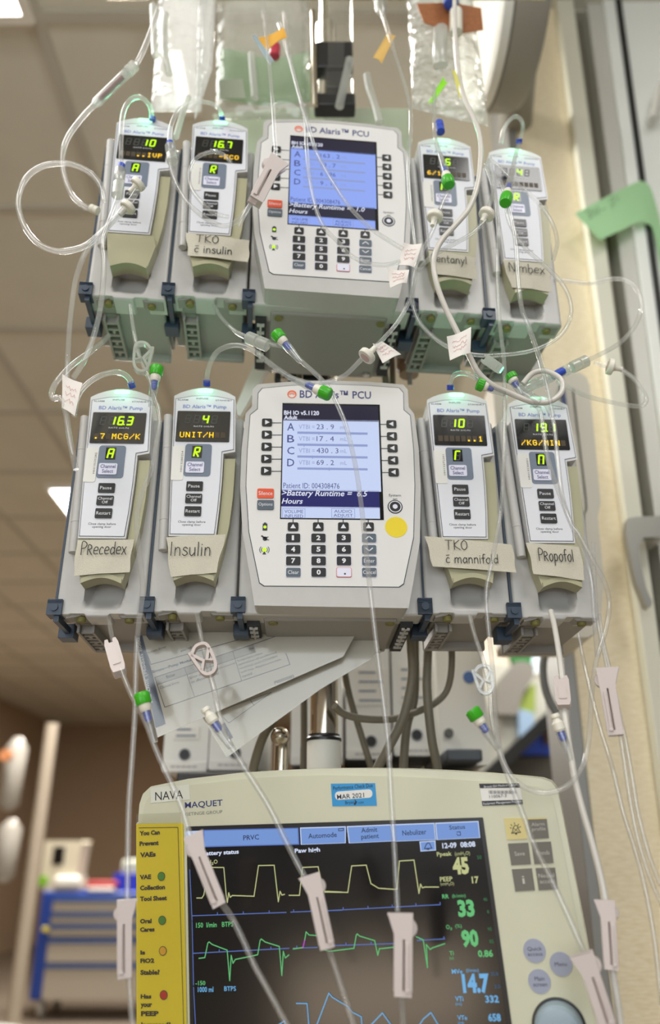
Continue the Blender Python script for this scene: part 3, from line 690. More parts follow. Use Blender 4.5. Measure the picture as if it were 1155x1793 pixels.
def make_pcu(M, label, vals, runtime, pid, pale, sticker, hdr):
    r = thing('control_unit', label, 'infusion controller', M, 'control units of the pump stacks')
    P = zp
    # housing
    def shell(g):
        top = [P(130, 372), P(160, 346), P(330, 333), P(545, 326), P(760, 333), P(945, 348), P(970, 375)]
        r_ = [P(975, 470), P(1005, 508), P(1030, 700), P(1040, 900), P(1036, 1200), P(1000, 1420), P(985, 1500), P(975, 1560)]
        l_ = [P(140, 1545), P(130, 1480), P(118, 1400), P(75, 1150), P(62, 900), P(70, 700), P(92, 505), P(126, 468)]
        g.prism(top[::-1]+l_[::-1]+r_[::-1], -0.0262, 0.006)
    shared('cshell', shell, 'front_shell', [M_house], r, bevel=0.0045, seg=4)
    def body(g):
        g.box(0.001, 0.1745, 0.0, 0.030, 0.0, 0.205)
        g.box(0.010, 0.166, 0.028, 0.132, 0.001, 0.205, 1)
        g.box(0.0245, 0.151, 0.010, 0.130, -0.0025, 0.002, 1)
    shared('cbody', body, 'housing', [M_house, M_house_shade], r, bevel=0.0025)
    def feet(g):
        g.cyl((0.0335, 0.018, -0.004), (0.0335, 0.018, -0.002), 0.0045, n=18)
    shared('cfeet', feet, 'bumper', [M_rub], r); shared('cfeet', feet, 'bumper', [M_rub], r).location = (0.111, 0, 0)
    for x in (0.033, 0.1425):
        def screw(g): g.lathe((x, 0.120, -0.0025), (0, 0, -1), [(0, 0.0048), (0.0016, 0.0046), (0.0028, 0.003)], 18)
        shared('cscrew%.3f' % x, screw, 'screw', [M_steel], r)
    def rack(g):
        x = 0.0145
        g.box(x-0.006, x+0.006, 0.02, 0.12, -0.004, 0.003, 1)
        for k in range(6): g.box(x-0.004, x+0.004, 0.028+k*0.014, 0.032+k*0.014, -0.0058, -0.0035, 0)
        g.box(x-0.001, x+0.001, 0.028, 0.10, -0.0054, -0.0035, 0)
    shared('crack', rack, 'docking_rack', [M_house, M_dark], r); shared('crack', rack, 'docking_rack', [M_house, M_dark], r).location = (0.1465, 0, 0)
    def clip(g): g.T = None; pump_clip(g)
    cl = shared('pclip', pump_clip, 'latch_clip', [M_clip], r, bevel=0.0008)
    shared('pclipb', pump_clip_button, 'release_button', [M_clip], cl)
    c2 = shared('pclip', pump_clip, 'latch_clip', [M_clip], r, bevel=0.0008); c2.location = (0.175, 0, 0)
    b2 = shared('pclipb', pump_clip_button, 'release_button', [M_clip], c2)
    # membrane panel
    def panel(g):
        a = [P(158, 395), P(180, 368), P(340, 353), P(545, 346), P(750, 353), P(925, 366), P(948, 392), P(950, 485), P(985, 515), P(1003, 700), P(1010, 900), P(1003, 1180), P(950, 1430), P(925, 1448), P(190, 1442), P(165, 1425), P(108, 1150), P(92, 900), P(100, 700), P(115, 512), P(155, 480)]
        g.prism(a, -0.0266, -0.0258, 1); g.prism(inset(a, 0.0006), -0.0268, -0.0262, 0)
        y = -0.0270
        # wordmark and emblem
        x0, z0 = P(385, 422); x1, z1 = P(770, 386)
        g.text('BD Alaris\u2122 PCU', x0, x1, z0, z1, y, 2, 0.014)
        cx, cz = P(343, 403); 
        g.disc(cx, cz, 0.0047, y, 3); g.disc(cx, cz-0.0004, 0.0034, y-0.00005, 0)
        for k in range(7):
            a_ = math.radians(15+25*k); g.line((cx, cz-0.001), (cx+0.0038*math.cos(a_), cz-0.001+0.0038*math.sin(a_)), 0.0007, y-0.0001, 3)
        g.disc(cx, cz-0.0018, 0.0019, y-0.00012, 0)
        # leader lines from the soft keys
        for k in range(5):
            g.line(P(235, 558+k*65.5), P(285, 558+k*65.5), 0.0009, y, 1); g.line(P(815, 566+k*65.2), P(868, 566+k*65.2), 0.0009, y, 1)
        for k in range(4): g.line(P(349+k*135.5, 1070), P(349+k*135.5, 1105), 0.0009, y, 1)
        x0, z0 = P(868, 975); x1, z1 = P(932, 943); g.text('System\non', x0, x1, z0, z1, y, 4, 0.0)
        # battery, plug and radio pictograms
        for (px_, py_) in ((197, 1122), (197, 1185), (194, 1245)):
            cx, cz = P(px_, py_)
            if py_ == 1122: g.rect(cx-0.0022, cx+0.0022, cz-0.0036, cz+0.0036, y, 4); g.rect(cx-0.0012, cx+0.0012, cz+0.0036, cz+0.0046, y, 4)
            elif py_ == 1185: g.disc(cx, cz, 0.0022, y, 4); g.line((cx-0.003, cz+0.0027), (cx+0.0005, cz), 0.0016, y, 4); g.line((cx+0.0005, cz-0.0006), (cx+0.0036, cz-0.0012), 0.0008, y, 4); g.line((cx, cz+0.0012), (cx+0.003, cz+0.0018), 0.0008, y, 4)
            else:
                g.prism([(cx-0.0018, cz-0.0046), (cx+0.0018, cz-0.0046), (cx, cz-0.001)], y, y+0.0002, 4)
                for s in (-1, 1):
                    for rr in (0.0028, 0.0044): g.poly([(cx+s*rr*math.cos(math.radians(t)), cz+rr*math.sin(math.radians(t))) for t in (-42, -20, 0, 20, 42)], 0.0006, y, 4)
    shared('cpanel', panel, 'membrane_panel', [M_plate if False else mat('panel_cream', (222, 221, 219), 0.45), M_line, M_navy_ink, M_logo, M_dark_ink], r)
    for k, (px_, py_, rr) in enumerate(((197, 1122, 0.0015), (194, 1245, 0.0020))):
        cx, cz = P(px_, py_); g = G(); g.disc(cx, cz, rr, -0.0272, 0); g.obj('status_lamp', [M_lime], r)
    # screen
    g = G(); y = -0.0271
    g.rect(*sum(zip(P(278, 1078), P(818, 459)), ()), y, 0)
    y = -0.02715; ML = 1
    L = lambda px_, py_: P(px_, py_)
    def R(x0, y0, x1, y1, mi, yy):
        a = L(x0, y1); b = L(x1, y0); g.rect(a[0], b[0], a[1], b[1], yy, mi)
    def T(s, x0, x1, y0, y1, mi, **k):
        a = L(x0, y1); b = L(x1, y0); g.text(s, a[0], b[0], a[1], b[1], -0.0273, mi, **k)
    R(290, 468, 808, 545, 3, -0.0272); R(288, 545, 812, 925, 1, -0.0272); R(286, 925, 815, 1016, 2, -0.0272); R(284, 1016, 818, 1072, 1, -0.0272)
    T(hdr, 300, 490, 494, 515, 6, off=0.03); T('Adult', 300, 372, 519, 540, 6, off=0.03)
    for k, (ch, val) in enumerate(zip('ABCD', vals)):
        yy = 580+k*64.5
        T(ch, 317, 356, yy-20, yy+20, 4, off=0.005)
        T('VTBI =', 380, 466, yy-11, yy+11, 5, off=0.0)
        T(val, 476, 476+(94 if len(val) < 7 else 118), yy-13, yy+13, 4, off=0.0)
        T('mL', 604, 640, yy-8, yy+12, 5, off=0.0)
        R(372, yy+31, 752, yy+38, 5, -0.0273); a = (486, 406, 452, 542)[k]; R(a, yy+27, a+5, yy+44, 5, -0.0274)
    T('Patient ID: '+pid, 296, 600, 886, 912, 4, off=0.0)
    T('>Battery Runtime =  '+runtime, 287, 752, 926, 962, 6, off=0.015, shear=0.25); T('Hours', 287, 402, 968, 996, 6, off=0.015, shear=0.25)
    for a, b, s in ((292, 414, 'VOLUME\nINFUSED'), (558, 682, 'AUDIO\nADJUST')):
        p = L(a, 1072); q = L(b, 1024); g.frame(p[0], q[0], p[1], q[1], 0.0005, -0.0273, 5); T(s, a+10, b-10, 1030, 1072, 4, off=0.0)
    g.obj('screen', [M_black, M_lcd_lt if pale else M_lcd_bl, M_lcd_navy if pale else glow('lcd_dark_navy', (30, 30, 52), 1), M_lcd_dark, M_lcd_text, M_lcd_faint, M_lcd_white], r)
    # soft keys
    def softkey(px_, py_, d):
        def k(g):
            hw, hh = 0.0050, 0.0043
            g.prism(rrect(-hw, hw, -hh, hh, 0.0016), -0.0012, 0.0, 0)
            s = 0.0026; a = {0: [(-s*.7,-s),(s,0),(-s*.7,s)], 1: [(s*.7,-s),(s*.7,s),(-s,0)], 2: [(-s,-s*.7),(s,-s*.7),(0,s)]}[d]
            g.prism(a, -0.0014, -0.0012, 1)
        o = shared('soft%d' % d, k, 'soft_key', [M_key, M_white_ink], r)
        x, z = P(px_, py_); o.location = (x, -0.0267, z)
    for k in range(5): softkey(208-k*1.2, 557+k*65.5, 0); softkey(881+k*3, 566+k*65.2, 1)
    for k in range(4): softkey(349+k*136, 1121, 2)
    # keypad
    rows_ = ['123^', '456v', '789E', 'C0.X']
    for j, row_ in enumerate(rows_):
        for i, ch in enumerate(row_):
            px_, py_ = 349+i*137+j*0.5, 1182+j*62
            x, z = P(px_, py_)
            def k(g):
                hw, hh = 0.0066, 0.0043
                edge = 2 if ch == '.' else (3)
                g.prism(rrect(-hw-0.0005, hw+0.0005, -hh-0.0005, hh+0.0005, 0.0015), -0.0005, 0.0, 2)
                g.prism(rrect(-hw, hw, -hh, hh, 0.0013), -0.0012, -0.0004, 0)
                yy = -0.00128
                if ch in '0123456789': g.text(ch, -0.0019 if ch != '1' else -0.0012, 0.0019 if ch != '1' else 0.0009, -0.0025, 0.0025, yy, 1, 0.04)
                elif ch == '^': g.poly([(-0.0032,-0.0012),(0,0.0016),(0.0032,-0.0012)], 0.0010, yy, 1)
                elif ch == 'v': g.poly([(-0.0032,0.0012),(0,-0.0016),(0.0032,0.0012)], 0.0010, yy, 1)
                elif ch == '.': g.disc(0.0008, -0.0016, 0.0009, yy, 1)
                else:
                    s = {'E': 'Enter', 'C': 'Clear', 'X': 'Cancel'}[ch]; ww = 0.0050 if ch != 'X' else 0.0058; g.text(s, -ww, ww, -0.0018, 0.0018, yy, 1, 0.0)
            dark = ch in '0123456789'
            ms = [M_key, M_white_ink, M_lav] if dark else ([M_lav, M_dark_ink, M_red] if ch == '.' else [M_gkey, M_white_ink, M_lav])
            o = shared('kp'+ch, k, 'keypad_key', ms, r); o.location = (x, -0.0267, z)
    for s, py_, ms in (('Silence', 941, [M_orange, M_white_ink]), ('Options', 1003, [M_gkey, M_white_ink])):
        def k(g):
            g.prism(rrect(-0.0079, 0.0079, -0.0050, 0.0050, 0.0014), -0.0012, 0.0, 0); g.text(s, -0.0066, 0.0066, -0.0020, 0.0022, -0.0013, 1, 0.0)
        o = shared('kb'+s, k, 'function_key', ms, r); x, z = P(200, py_); o.location = (x, -0.0267, z)
    def pw(g):
        for rr, mi, yy in ((0.0070, 0, -0.0004), (0.0062, 1, -0.0006), (0.0052, 0, -0.0008), (0.0024, 2, -0.0010)): g.disc(0, 0, rr, yy, mi)
        g.lathe((0, 0, 0), (0, -1, 0), [(0, 0.0072), (0.0003, 0.0072)], 28, 0)
    o = shared('cpw', pw, 'power_key', [M_key, M_plate, M_lav], r); x, z = P(901, 1012); o.location = (x, -0.0267, z)
    if sticker:
        g = G(); x, z = P(907, 1122); g.lathe((x, -0.0267, z), (0, -1, 0), [(0, 0.0106), (0.0004, 0.0105)], 40); g.obj('round_sticker', [M_yel], r, label='plain round yellow sticker')
    return r
make_pcu(LOWP, 'grey infusion control unit with keypad and round yellow sticker, lower row', ['23 . 9', '17 . 4', '430 . 3', '69 . 2'], '6.5', '004308476', True, True, 'BH IO v5.1120')
make_pcu(UPPP, 'grey infusion control unit with keypad and bluish screen, upper row', ['163 . 2', '33 . 7', '6 . 96', '9 . 11'], '1.0', '004308476', False, False, 'BH IO v5.1120')
# ================================================================= ventilator monitor below the pumps
_o = at(328.6, 1448, 0.77)
VM = rowmat((_o.x, _o.y, _o.z, -0.28, 0.10, -0.05))
M_vcream = mat('ventilator_cream', (214, 214, 192), 0.42)
M_vgrey = mat('ventilator_grey_key', (112, 108, 100), 0.5)
M_vround = mat('ventilator_round_key', (158, 164, 184), 0.45)
M_ytab = mat('yellow_key', (216, 202, 138), 0.5)
M_screen = mat('monitor_glass', (26, 24, 24), 0.16, spec=0.6)
M_frame = mat('monitor_surround', (34, 34, 36), 0.3)
S_blue = glow('screen_tab_blue', (124, 160, 226), 0.75); S_edge = glow('screen_tab_edge', (206, 222, 255), 0.75); S_deep = glow('screen_axis_blue', (96, 124, 200), 0.7)
S_yel = glow('screen_yellow', (208, 212, 150), 0.72); S_grn = glow('screen_green', (110, 206, 130), 0.72); S_cyan = glow('screen_cyan', (120, 188, 240), 0.75)  # yellow and green, like the tab blue, paled with reflected glass haze
S_wht = glow('screen_white', (220, 230, 255), 0.8); S_txt = glow('screen_tab_text', (42, 52, 84), 0.9); S_mag = glow('screen_magenta', (180, 70, 190), 0.9)
S_dimg = glow('screen_dim_green', (58, 128, 80), 0.8); S_dimc = glow('screen_dim_cyan', (60, 110, 150), 0.8)
vt = thing('ventilator_monitor', 'cream ventilator monitor with black waveform screen below the pumps', 'ventilator', VM)
def V(px, py, y=0.0): return loc(VM, px, py, y)
zv1 = lambda x, y: (300+x/3.85, 1400+y/3.85)
zv2 = lambda x, y: (570+x/3.726, 1400+y/3.726)
zv4 = lambda x, y: (840+x/3.667, 1360+y/3.667)
zv0 = lambda x, y: (x/3.3, 1380+y/3.3)
zv5 = lambda x, y: (240+x/2.511, 1340+y/2.511)
zv6 = lambda x, y: (740+x/2.783, 1030+y/2.783)
def vtext(g, s, zf, x0, x1, y0, y1, mi, y=-0.0026, off=0.012, shear=0.0):
    cx, cz = V(*zf((x0+x1)/2, (y0+y1)/2)); a = V(*zf(x0, (y0+y1)/2)); b = V(*zf(x1, (y0+y1)/2)); c = V(*zf((x0+x1)/2, y0)); d = V(*zf((x0+x1)/2, y1))
    W, H = abs(b[0]-a[0]), abs(c[1]-d[1]); g.text(s, cx-W/2, cx+W/2, cz-H/2, cz+H/2, y, mi, off, shear)
def vquad(g, zf, pts, y, mi):
    P = [V(*zf(*p)) for p in pts]; g.prism(P, y, y+0.0002, mi)
def vpoly(g, zf, pts, wd, y, mi): g.poly([V(*zf(*p)) for p in pts], wd, y, mi)
px1 = lambda x, y: (x, y)
# casing
topo = [(242,1432),(244,1408),(250,1390),(264,1377),(330,1363.5),(420,1353),(490,1348.5),(560,1346),(630,1345.5),(700,1346.5),(780,1350),(850,1354.5),(920,1360.5),(948,1363.5),(964,1369),(974,1381),(980,1405)]
P = [V(*q) for q in topo]
zb_ = -0.262
outl = P + [(P[-1][0]+0.004, -0.10), (P[-1][0]+0.006, zb_+0.02), (P[-1][0]-0.010, zb_), (P[0][0]+0.012, zb_), (P[0][0], zb_+0.012)]
g = G(); g.prism(outl, 0.0, 0.055); g.obj('casing', [M_vcream], vt, bevel=0.006, seg=4)
ins = inset(outl, 0.0045)
g = G(); g.prism([(p[0]*1.0, p[1]-0.001) for p in ins], -0.0012, 0.002, 0); g.obj('front_bezel', [mat('ventilator_bezel', (208, 208, 184), 0.45)], vt, bevel=0.0015)
# screen
sc = [V(328, 1447), V(845.5, 1431), (V(896, 1793)[0]+0.0006, -0.200), (V(334, 1793)[0], -0.200)]
g = G(); g.prism(sc, -0.0020, 0.001); g.obj('screen_surround', [M_frame], vt, bevel=0.0006)
g = G(); Y0 = -0.0024
s2 = [V(335, 1455), V(840, 1437.5), (V(889, 1793)[0], -0.195), (V(341, 1793)[0], -0.195)]
g.prism(s2, Y0, -0.0019, 0); ys_ = Y0-0.0002
# tabs
vquad(g, zv1, [(100,212),(205,208),(208,316),(118,320)], ys_, 2)
def tab(zf, pts):
    vquad(g, zf, pts, ys_, 2); q = [list(p) for p in pts]
    vquad(g, zf, [(q[0][0]+7, q[0][1]+7), (q[1][0]-5, q[1][1]+7), (q[2][0]-5, q[2][1]-3), (q[3][0]+7, q[3][1]-3)], ys_-0.0002, 1)
vquad(g, zv1, [(222,203),(862,188),(868,302),(222,320)], ys_, 3); vquad(g, zv1, [(230,210),(856,195),(860,296),(232,312)], ys_-0.0002, 1)
tab(zv1, [(872,187),(1180,178),(1180,292),(878,303)])
tab(zv2, [(142,172),(432,160),(450,270),(155,284)]); tab(zv2, [(436,160),(712,150),(722,262),(452,272)]); tab(zv2, [(716,150),(998,138),(1010,248),(726,262)])
vquad(g, zv2, [(615,272),(718,266),(722,330),(622,337)], ys_, 2); vquad(g, zv2, [(622,277),(712,272),(716,325),(628,331)], ys_-0.0002, 1)
vpoly(g, zv2, [(648,318),(655,300),(662,286),(672,280),(682,285),(688,298),(696,314),(648,318)], 0.0007, ys_-0.0004, 7); vpoly(g, zv2, [(664,320),(676,323)], 0.0010, ys_-0.0004, 7)
yt = ys_-0.0004
vtext(g, 'PRVC', zv1, 492, 598, 236, 270, 7, yt); vtext(g, 'Automode', zv1, 928, 1120, 222, 256, 7, yt)
vtext(g, 'Admit\npatient', zv2, 235, 350, 180, 262, 7, yt); vtext(g, 'Nebulizer', zv2, 503, 660, 195, 229, 7, yt); vtext(g, 'Status', zv2, 808, 912, 164, 192, 7, yt)
vpoly(g, zv2, [(858,210),(880,208),(882,230),(866,232),(858,222)], 0.0006, yt, 7); vpoly(g, zv2, [(90,188),(122,186),(122,200),(90,202),(90,188)], 0.0006, yt, 7)
vtext(g, 'battery status', zv1, 222, 462, 340, 378, 6, yt, 0.03); vtext(g, 'Paw high', zv1, 838, 1008, 324, 362, 6, yt, 0.03)
vtext(g, '12-09  08:08', zv2, 762, 978, 275, 312, 6, yt, 0.03)
vtext(g, 'cmH\u2082O', zv1, 215, 320, 404, 438, 4, yt)
def axis_(zf, a, b, ticks=()):
    vpoly(g, zf, [a, b], 0.0007, ys_, 3)
    for t in ticks:
        x = a[0]+(b[0]-a[0])*t; y = a[1]+(b[1]-a[1])*t; vpoly(g, zf, [(x, y), (x-1, y-15)], 0.0007, ys_, 3)
axis_(zv1, (148,780), (780,757), (.27,.545,.82)); axis_(zv1, (810,755), (1155,742), (.06,)); axis_(zv2, (0,722), (750,682), (.16,.375,.585,.79,1))
axis_(zv1, (132,470), (148,812)); axis_(zv1, (148,820), (158,1245)); axis_(zv1, (158,1260), (172,1530)); axis_(zv1, (158,1032), (800,998), (.27,.545,.81)); axis_(zv1, (828,998), (990,992), (.15,)); axis_(zv2, (60,948), (450,935), (.2,.62)); axis_(zv2, (600,915), (780,905), (.1,.97))
vpoly(g, zv1, [(180,660),(215,660),(228,640),(255,455),(362,455),(378,640),(386,690),(395,625),(405,655),(420,643),(565,648),(595,442),(700,440),(728,685),(740,615),(752,640),(770,635)], 0.0008, yt, 4)
vpoly(g, zv1, [(800,642),(870,642),(890,455),(995,450),(1010,520),(1040,615),(1155,620)], 0.0008, yt, 4)
vpoly(g, zv2, [(0,600),(150,602),(175,430),(270,425),(300,545),(312,552),(350,575),(450,582),(470,580),(485,398),(580,392),(612,608),(622,548),(634,572),(650,567),(740,567)], 0.0008, yt, 4)
vtext(g, '150  l/min   BTPS', zv1, 175, 425, 822, 856, 5, yt); vtext(g, '-150', zv1, 172, 238, 1216, 1246, 5, yt)
vpoly(g, zv1, [(195,1065),(235,1060),(255,962),(264,955),(285,972),(385,1010),(402,1215),(412,1045),(424,1098),(440,1072),(550,1050),(590,1040),(606,945),(614,935),(640,955),(735,985),(752,1180),(762,1018),(775,1062),(800,1042)], 0.0008, yt, 5)
vpoly(g, zv1, [(828,1002),(895,992),(905,945),(915,887),(935,908),(985,912)], 0.0008, yt, 5); vpoly(g, zv1, [(895,990),(905,945)], 0.0010, yt-0.0001, 9)
vpoly(g, zv2, [(0,975),(28,985),(190,965),(205,880),(212,872),(228,886),(325,915),(345,1010),(355,968),(450,958)], 0.0008, yt, 5)
vpoly(g, zv2, [(595,890),(640,910),(668,1090),(660,940),(685,972),(700,962),(780,935)], 0.0008, yt, 5)
vtext(g, '1000 ml', zv1, 188, 292, 1256, 1292, 8, yt); vtext(g, 'BTPS', zv1, 365, 444, 1252, 1284, 8, yt)
vpoly(g, zv1, [(850,1367),(922,1368),(935,1530)], 0.0008, yt, 8); vpoly(g, zv1, [(980,1530),(1068,1298),(1090,1325),(1200,1392)], 0.0008, yt, 8); vpoly(g, zv1, [(715,1520),(770,1485),(780,1530)], 0.0008, yt, 8)
vpoly(g, zv2, [(150,1345),(180,1380),(238,1410),(244,1480)], 0.0008, yt, 8); vpoly(g, zv2, [(290,1475),(375,1385),(440,1475)], 0.0008, yt, 8); vpoly(g, zv2, [(608,1475),(640,1425),(690,1382),(745,1475)], 0.0008, yt, 8)
for s, x0, x1, y0, y1, mi, of in (('Ppeak',728,825,338,374,4,.02),('(cmH\u2082O)',845,943,336,368,4,0),('45',830,935,372,486,4,.05),('50',990,1018,362,386,10,0),('PEEP',748,830,500,530,4,.02),('(cmH\u2082O)',752,840,535,562,4,0),('17',955,1000,498,544,4,.03),
    ('RR',763,806,614,642,5,.02),('(b/min)',828,915,612,642,5,0),('33',864,972,648,762,5,.05),('46',1030,1056,635,658,10,0),('6',1055,1068,713,738,10,0),('O\u2082',788,826,812,846,5,.01),('(%)',848,890,808,838,5,0),('90',888,998,842,960,5,.05),('95',1058,1084,829,852,10,0),('85',1070,1097,908,932,10,0),
    ('Ti',810,838,983,1010,5,.02),('(s)',812,838,1018,1042,5,0),('0.86',995,1092,975,1022,5,.03),('MVe',825,895,1100,1130,8,.02),('(l/min)',918,1000,1096,1126,8,0),('14.7',893,1070,1128,1258,8,.05),('35.0',1080,1126,1118,1142,11,0),('3.0',1103,1138,1200,1225,11,0),
    ('VTi',848,900,1276,1308,8,.02),('(ml)',850,890,1315,1340,8,0),('332',1042,1130,1270,1318,8,.03),('VTe',862,925,1400,1430,8,.02),('(ml)',866,904,1438,1462,8,0),('658',1062,1143,1388,1440,8,.03)):
    vtext(g, s, zv2, x0, x1, y0, y1, mi, yt, of)
g.obj('screen', [M_screen, S_blue, S_edge, S_deep, S_yel, S_grn, S_wht, S_txt, S_cyan, S_mag, S_dimg, S_dimc], vt)
# keys
def vkey(name, pts, m, txt=None, col=None, sub=0.004):
    g = G(); Pk = [V(*zv4(*p)) for p in pts]; g.prism(Pk, -0.0019, 0.0, 0)
    if txt: vtext(g, txt[0], zv4, *txt[1:5], 1, -0.0021, 0.0)
    return g
M_klet = mat('key_lettering', (196, 194, 186), 0.5)
g = vkey('k', [(155,266),(290,263),(303,398),(175,403)], M_ytab)
vpoly(g, zv4, [(203,362),(210,350),(214,328),(222,314),(232,311),(243,318),(250,340),(262,356),(203,362)], 0.0005, -0.0021, 1); vpoly(g, zv4, [(212,326),(252,356)], 0.0004, -0.0021, 1); vpoly(g, zv4, [(248,322),(214,358)], 0.0004, -0.0021, 1)
for a, b in (((200,306),(206,314)),((222,294),(224,304)),((250,303),(244,311)),((195,326),(203,330)),((262,318),(254,324))): vpoly(g, zv4, [a, b], 0.0005, -0.0021, 1)
cx, cz = V(*zv4(233, 364)); g.disc(cx, cz, 0.0008, -0.0021, 1)
g.obj('alarm_key', [M_ytab, M_dark_ink], vt)
for pts, tx in (([(305,272),(428,268),(443,393),(330,400)], ('Alarm\nprofile',332,420,292,352)), ([(180,428),(310,422),(328,560),(203,567)], ('Save',222,288,478,505)), ([(330,420),(455,415),(473,552),(350,560)], ('Trends',358,446,472,500)), ([(205,593),(333,586),(353,727),(228,735)], ('i',271,288,635,685)), ([(357,585),(482,582),(500,720),(378,727)], ('Neural\naccess',378,480,618,682))):
    g = vkey('k', pts, M_vgrey, tx)
    if tx[0].startswith('Alarm'): vquad(g, zv4, [(303,264),(428,261),(429,270),(305,274)], -0.0022, 2)
    g.obj('square_key', [M_vgrey, M_klet, M_ytab], vt)
for (cx_, cy_), tx in (((350,1115), ('Quick\naccess',304,400,1088,1146)), ((520,1200), ('Menu',480,556,1186,1212)), ((382,1311), ('Main\nscreen',340,428,1278,1342))):
    g = G(); x, z = V(*zv4(cx_, cy_)); g.lathe((x, -0.0012, z), (0, -1, 0), [(0, 0.0084), (0.0006, 0.0083)], 40); vtext(g, tx[0], zv4, *tx[1:], 1, -0.0021, 0.0)
    g.obj('round_key', [M_vround, mat('key_dark_lettering', (84, 84, 96), 0.5)], vt)
x, z = V(*zv4(508, 1606))
g = G(); g.lathe((x, -0.0012, z), (0, -1, 0), [(0, 0.0198), (0.001, 0.0196), (0.0012, 0.018)], 48); kb = g.obj('knob_ring', [M_frame], vt)
g = G(); g.lathe((x, -0.002, z), (0, -1, 0), [(0, 0.0180), (0.010, 0.0172), (0.0125, 0.0150), (0.0135, 0.010), (0.0135, 0.001)], 48)
g.lathe((x+0.0075, -0.0150, z+0.001), (0, -1, 0), [(0, 0.0068), (0.0012, 0.0062), (0.0016, 0.004)], 32); g.obj('rotary_knob', [mat('knob_blue_grey', (156, 174, 186), 0.35)], vt, sharp=30)
# lettering and labels stuck on the casing
g = G(); vtext(g, 'MAQUET', zv5, 212, 378, 156, 188, 0, -0.0014, 0.01); vtext(g, 'GETINGE GROUP', zv5, 213, 377, 202, 216, 1, -0.0014, 0.0); g.obj('lettering', [M_navy_ink, mat('grey_ink', (120, 120, 116), 0.5)], vt)
g = G(); vquad(g, zv5, [(62,98),(232,84),(236,150),(64,166)], -0.0016, 0); vtext(g, 'NAVA', zv5, 83, 205, 113, 150, 1, -0.0018, 0.0); g.obj('name_sticker', [mat('clear_label', (222, 223, 210), 0.35), M_dark_ink], vt, label='clear sticker with four black capitals')
M_bsk = mat('sky_blue_sticker', (44, 148, 210), 0.4)
g = G(); zs5 = lambda x, y: (380+x/2.8875, 1030+y/2.8875)
q = [(577,988),(800,985),(809,1099),(585,1102)]; vquad(g, zs5, q, -0.0016, 0)
cx, cz = V(*zs5(692, 1043)); g.prism(rrect(cx-0.0165, cx+0.0165, cz-0.0034, cz+0.0034, 0.003), -0.0018, -0.0016, 1)
vtext(g, 'Performance Check Due', zs5, 588, 788, 993, 1013, 2, -0.0019, 0.0); vtext(g, 'MAR 2021', zs5, 608, 745, 1038, 1062, 2, -0.0019, 0.01); vtext(g, 'Bryan', zs5, 650, 696, 1074, 1094, 2, -0.0019, 0.0)
vquad(g, zs5, [(696,1066),(710,1080),(700,1096),(692,1092),(700,1080)], -0.0019, 2); vtext(g, 'LGH', zs5, 716, 742, 1077, 1088, 2, -0.0019, 0.0)
g.obj('service_sticker', [M_bsk, M_sticker, mat('blue_black_ink', (24, 44, 70), 0.5)], vt, label='sky blue sticker reading MAR 2021')
g = G(); vquad(g, zv6, [(275,952),(470,950),(488,1052),(292,1060)], -0.0016, 0)
vquad(g, zv6, [(275,952),(470,950),(474,971),(279,974)], -0.0018, 1); vquad(g, zv6, [(288,1036),(485,1030),(488,1052),(292,1060)], -0.0018, 1)
vtext(g, 'BryanLGH Medical Center', zv6, 298, 462, 956, 970, 2, -0.0019, 0.0); vtext(g, 'Equipment Management Program', zv6, 294, 482, 1037, 1053, 2, -0.0019, 0.0); vtext(g, '110067-3', zv6, 325, 408, 1005, 1020, 1, -0.0019, 0.0)
for k in range(22):
    x = 322+k*6.2; ww = (1.6, 3.2, 2.2)[k*7 % 3]; vquad(g, zv6, [(x,985),(x+ww,985),(x+ww+2,1001),(x+2,1001)], -0.0019, 1)
g.obj('asset_sticker', [M_sticker, M_dark_ink, M_white_ink], vt, label='black and white barcode sticker')
x0, z0 = V(238, 1432); g = G(); g.box(x0-0.002, x0+0.0025, 0.004, 0.018, z0-0.085, z0-0.004); g.obj('side_rail', [mat('rail_pale_blue', (190, 198, 212), 0.3)], vt, bevel=0.001)
# support behind: stub neck and column foot
g = G(); g.cyl((0.14, 0.045, -0.15), (0.14, 0.12, -0.15), 0.05); g.cyl((0.14, 0.12, -0.13), (0.17, 0.12, -1.17), 0.04); g.obj('support_neck', [M_vcream], vt)
# yellow reminder strip in its clear sleeve
ys = thing('reminder_strip', 'tall yellow paper strip with coloured dots on left edge of the monitor', 'sign', VM)
M_ypap = mat('yellow_paper', (236, 212, 24), 0.55)
a = V(241, 1442); b = V(322, 1441); c = (V(330, 1793)[0], -0.235); d = (V(242, 1793)[0], -0.235)
g = G(); g.prism([a, b, c, d], -0.0026, -0.0022, 0); yt = -0.0030
vpoly(g, zv0, [(812,228),(1036,225),(1070,1380)], 0.0005, yt, 1)
for s, x0, x1, y0, y1 in (('You Can',815,932,243,270),('Prevent',815,925,303,330),('VAEs',818,908,367,396),('VAE',816,882,497,524),('Collection',818,962,557,585),('Tool Sheet',818,972,620,648),('Oral',818,885,751,778),('Cares',818,902,799,826),('Is',820,848,933,958),('FiO2',820,900,979,1006),('Stable?',820,932,1044,1074),('Has',822,884,1185,1211),('your',822,888,1238,1268),('PEEP',824,926,1282,1311),('Increased?',824,995,1346,1374)):
    vtext(g, s, zv0, x0, x1, y0, y1, 1, yt, 0.05)
g.obj('paper', [M_ypap, mat('brown_black_ink', (56, 44, 18), 0.6)], ys)
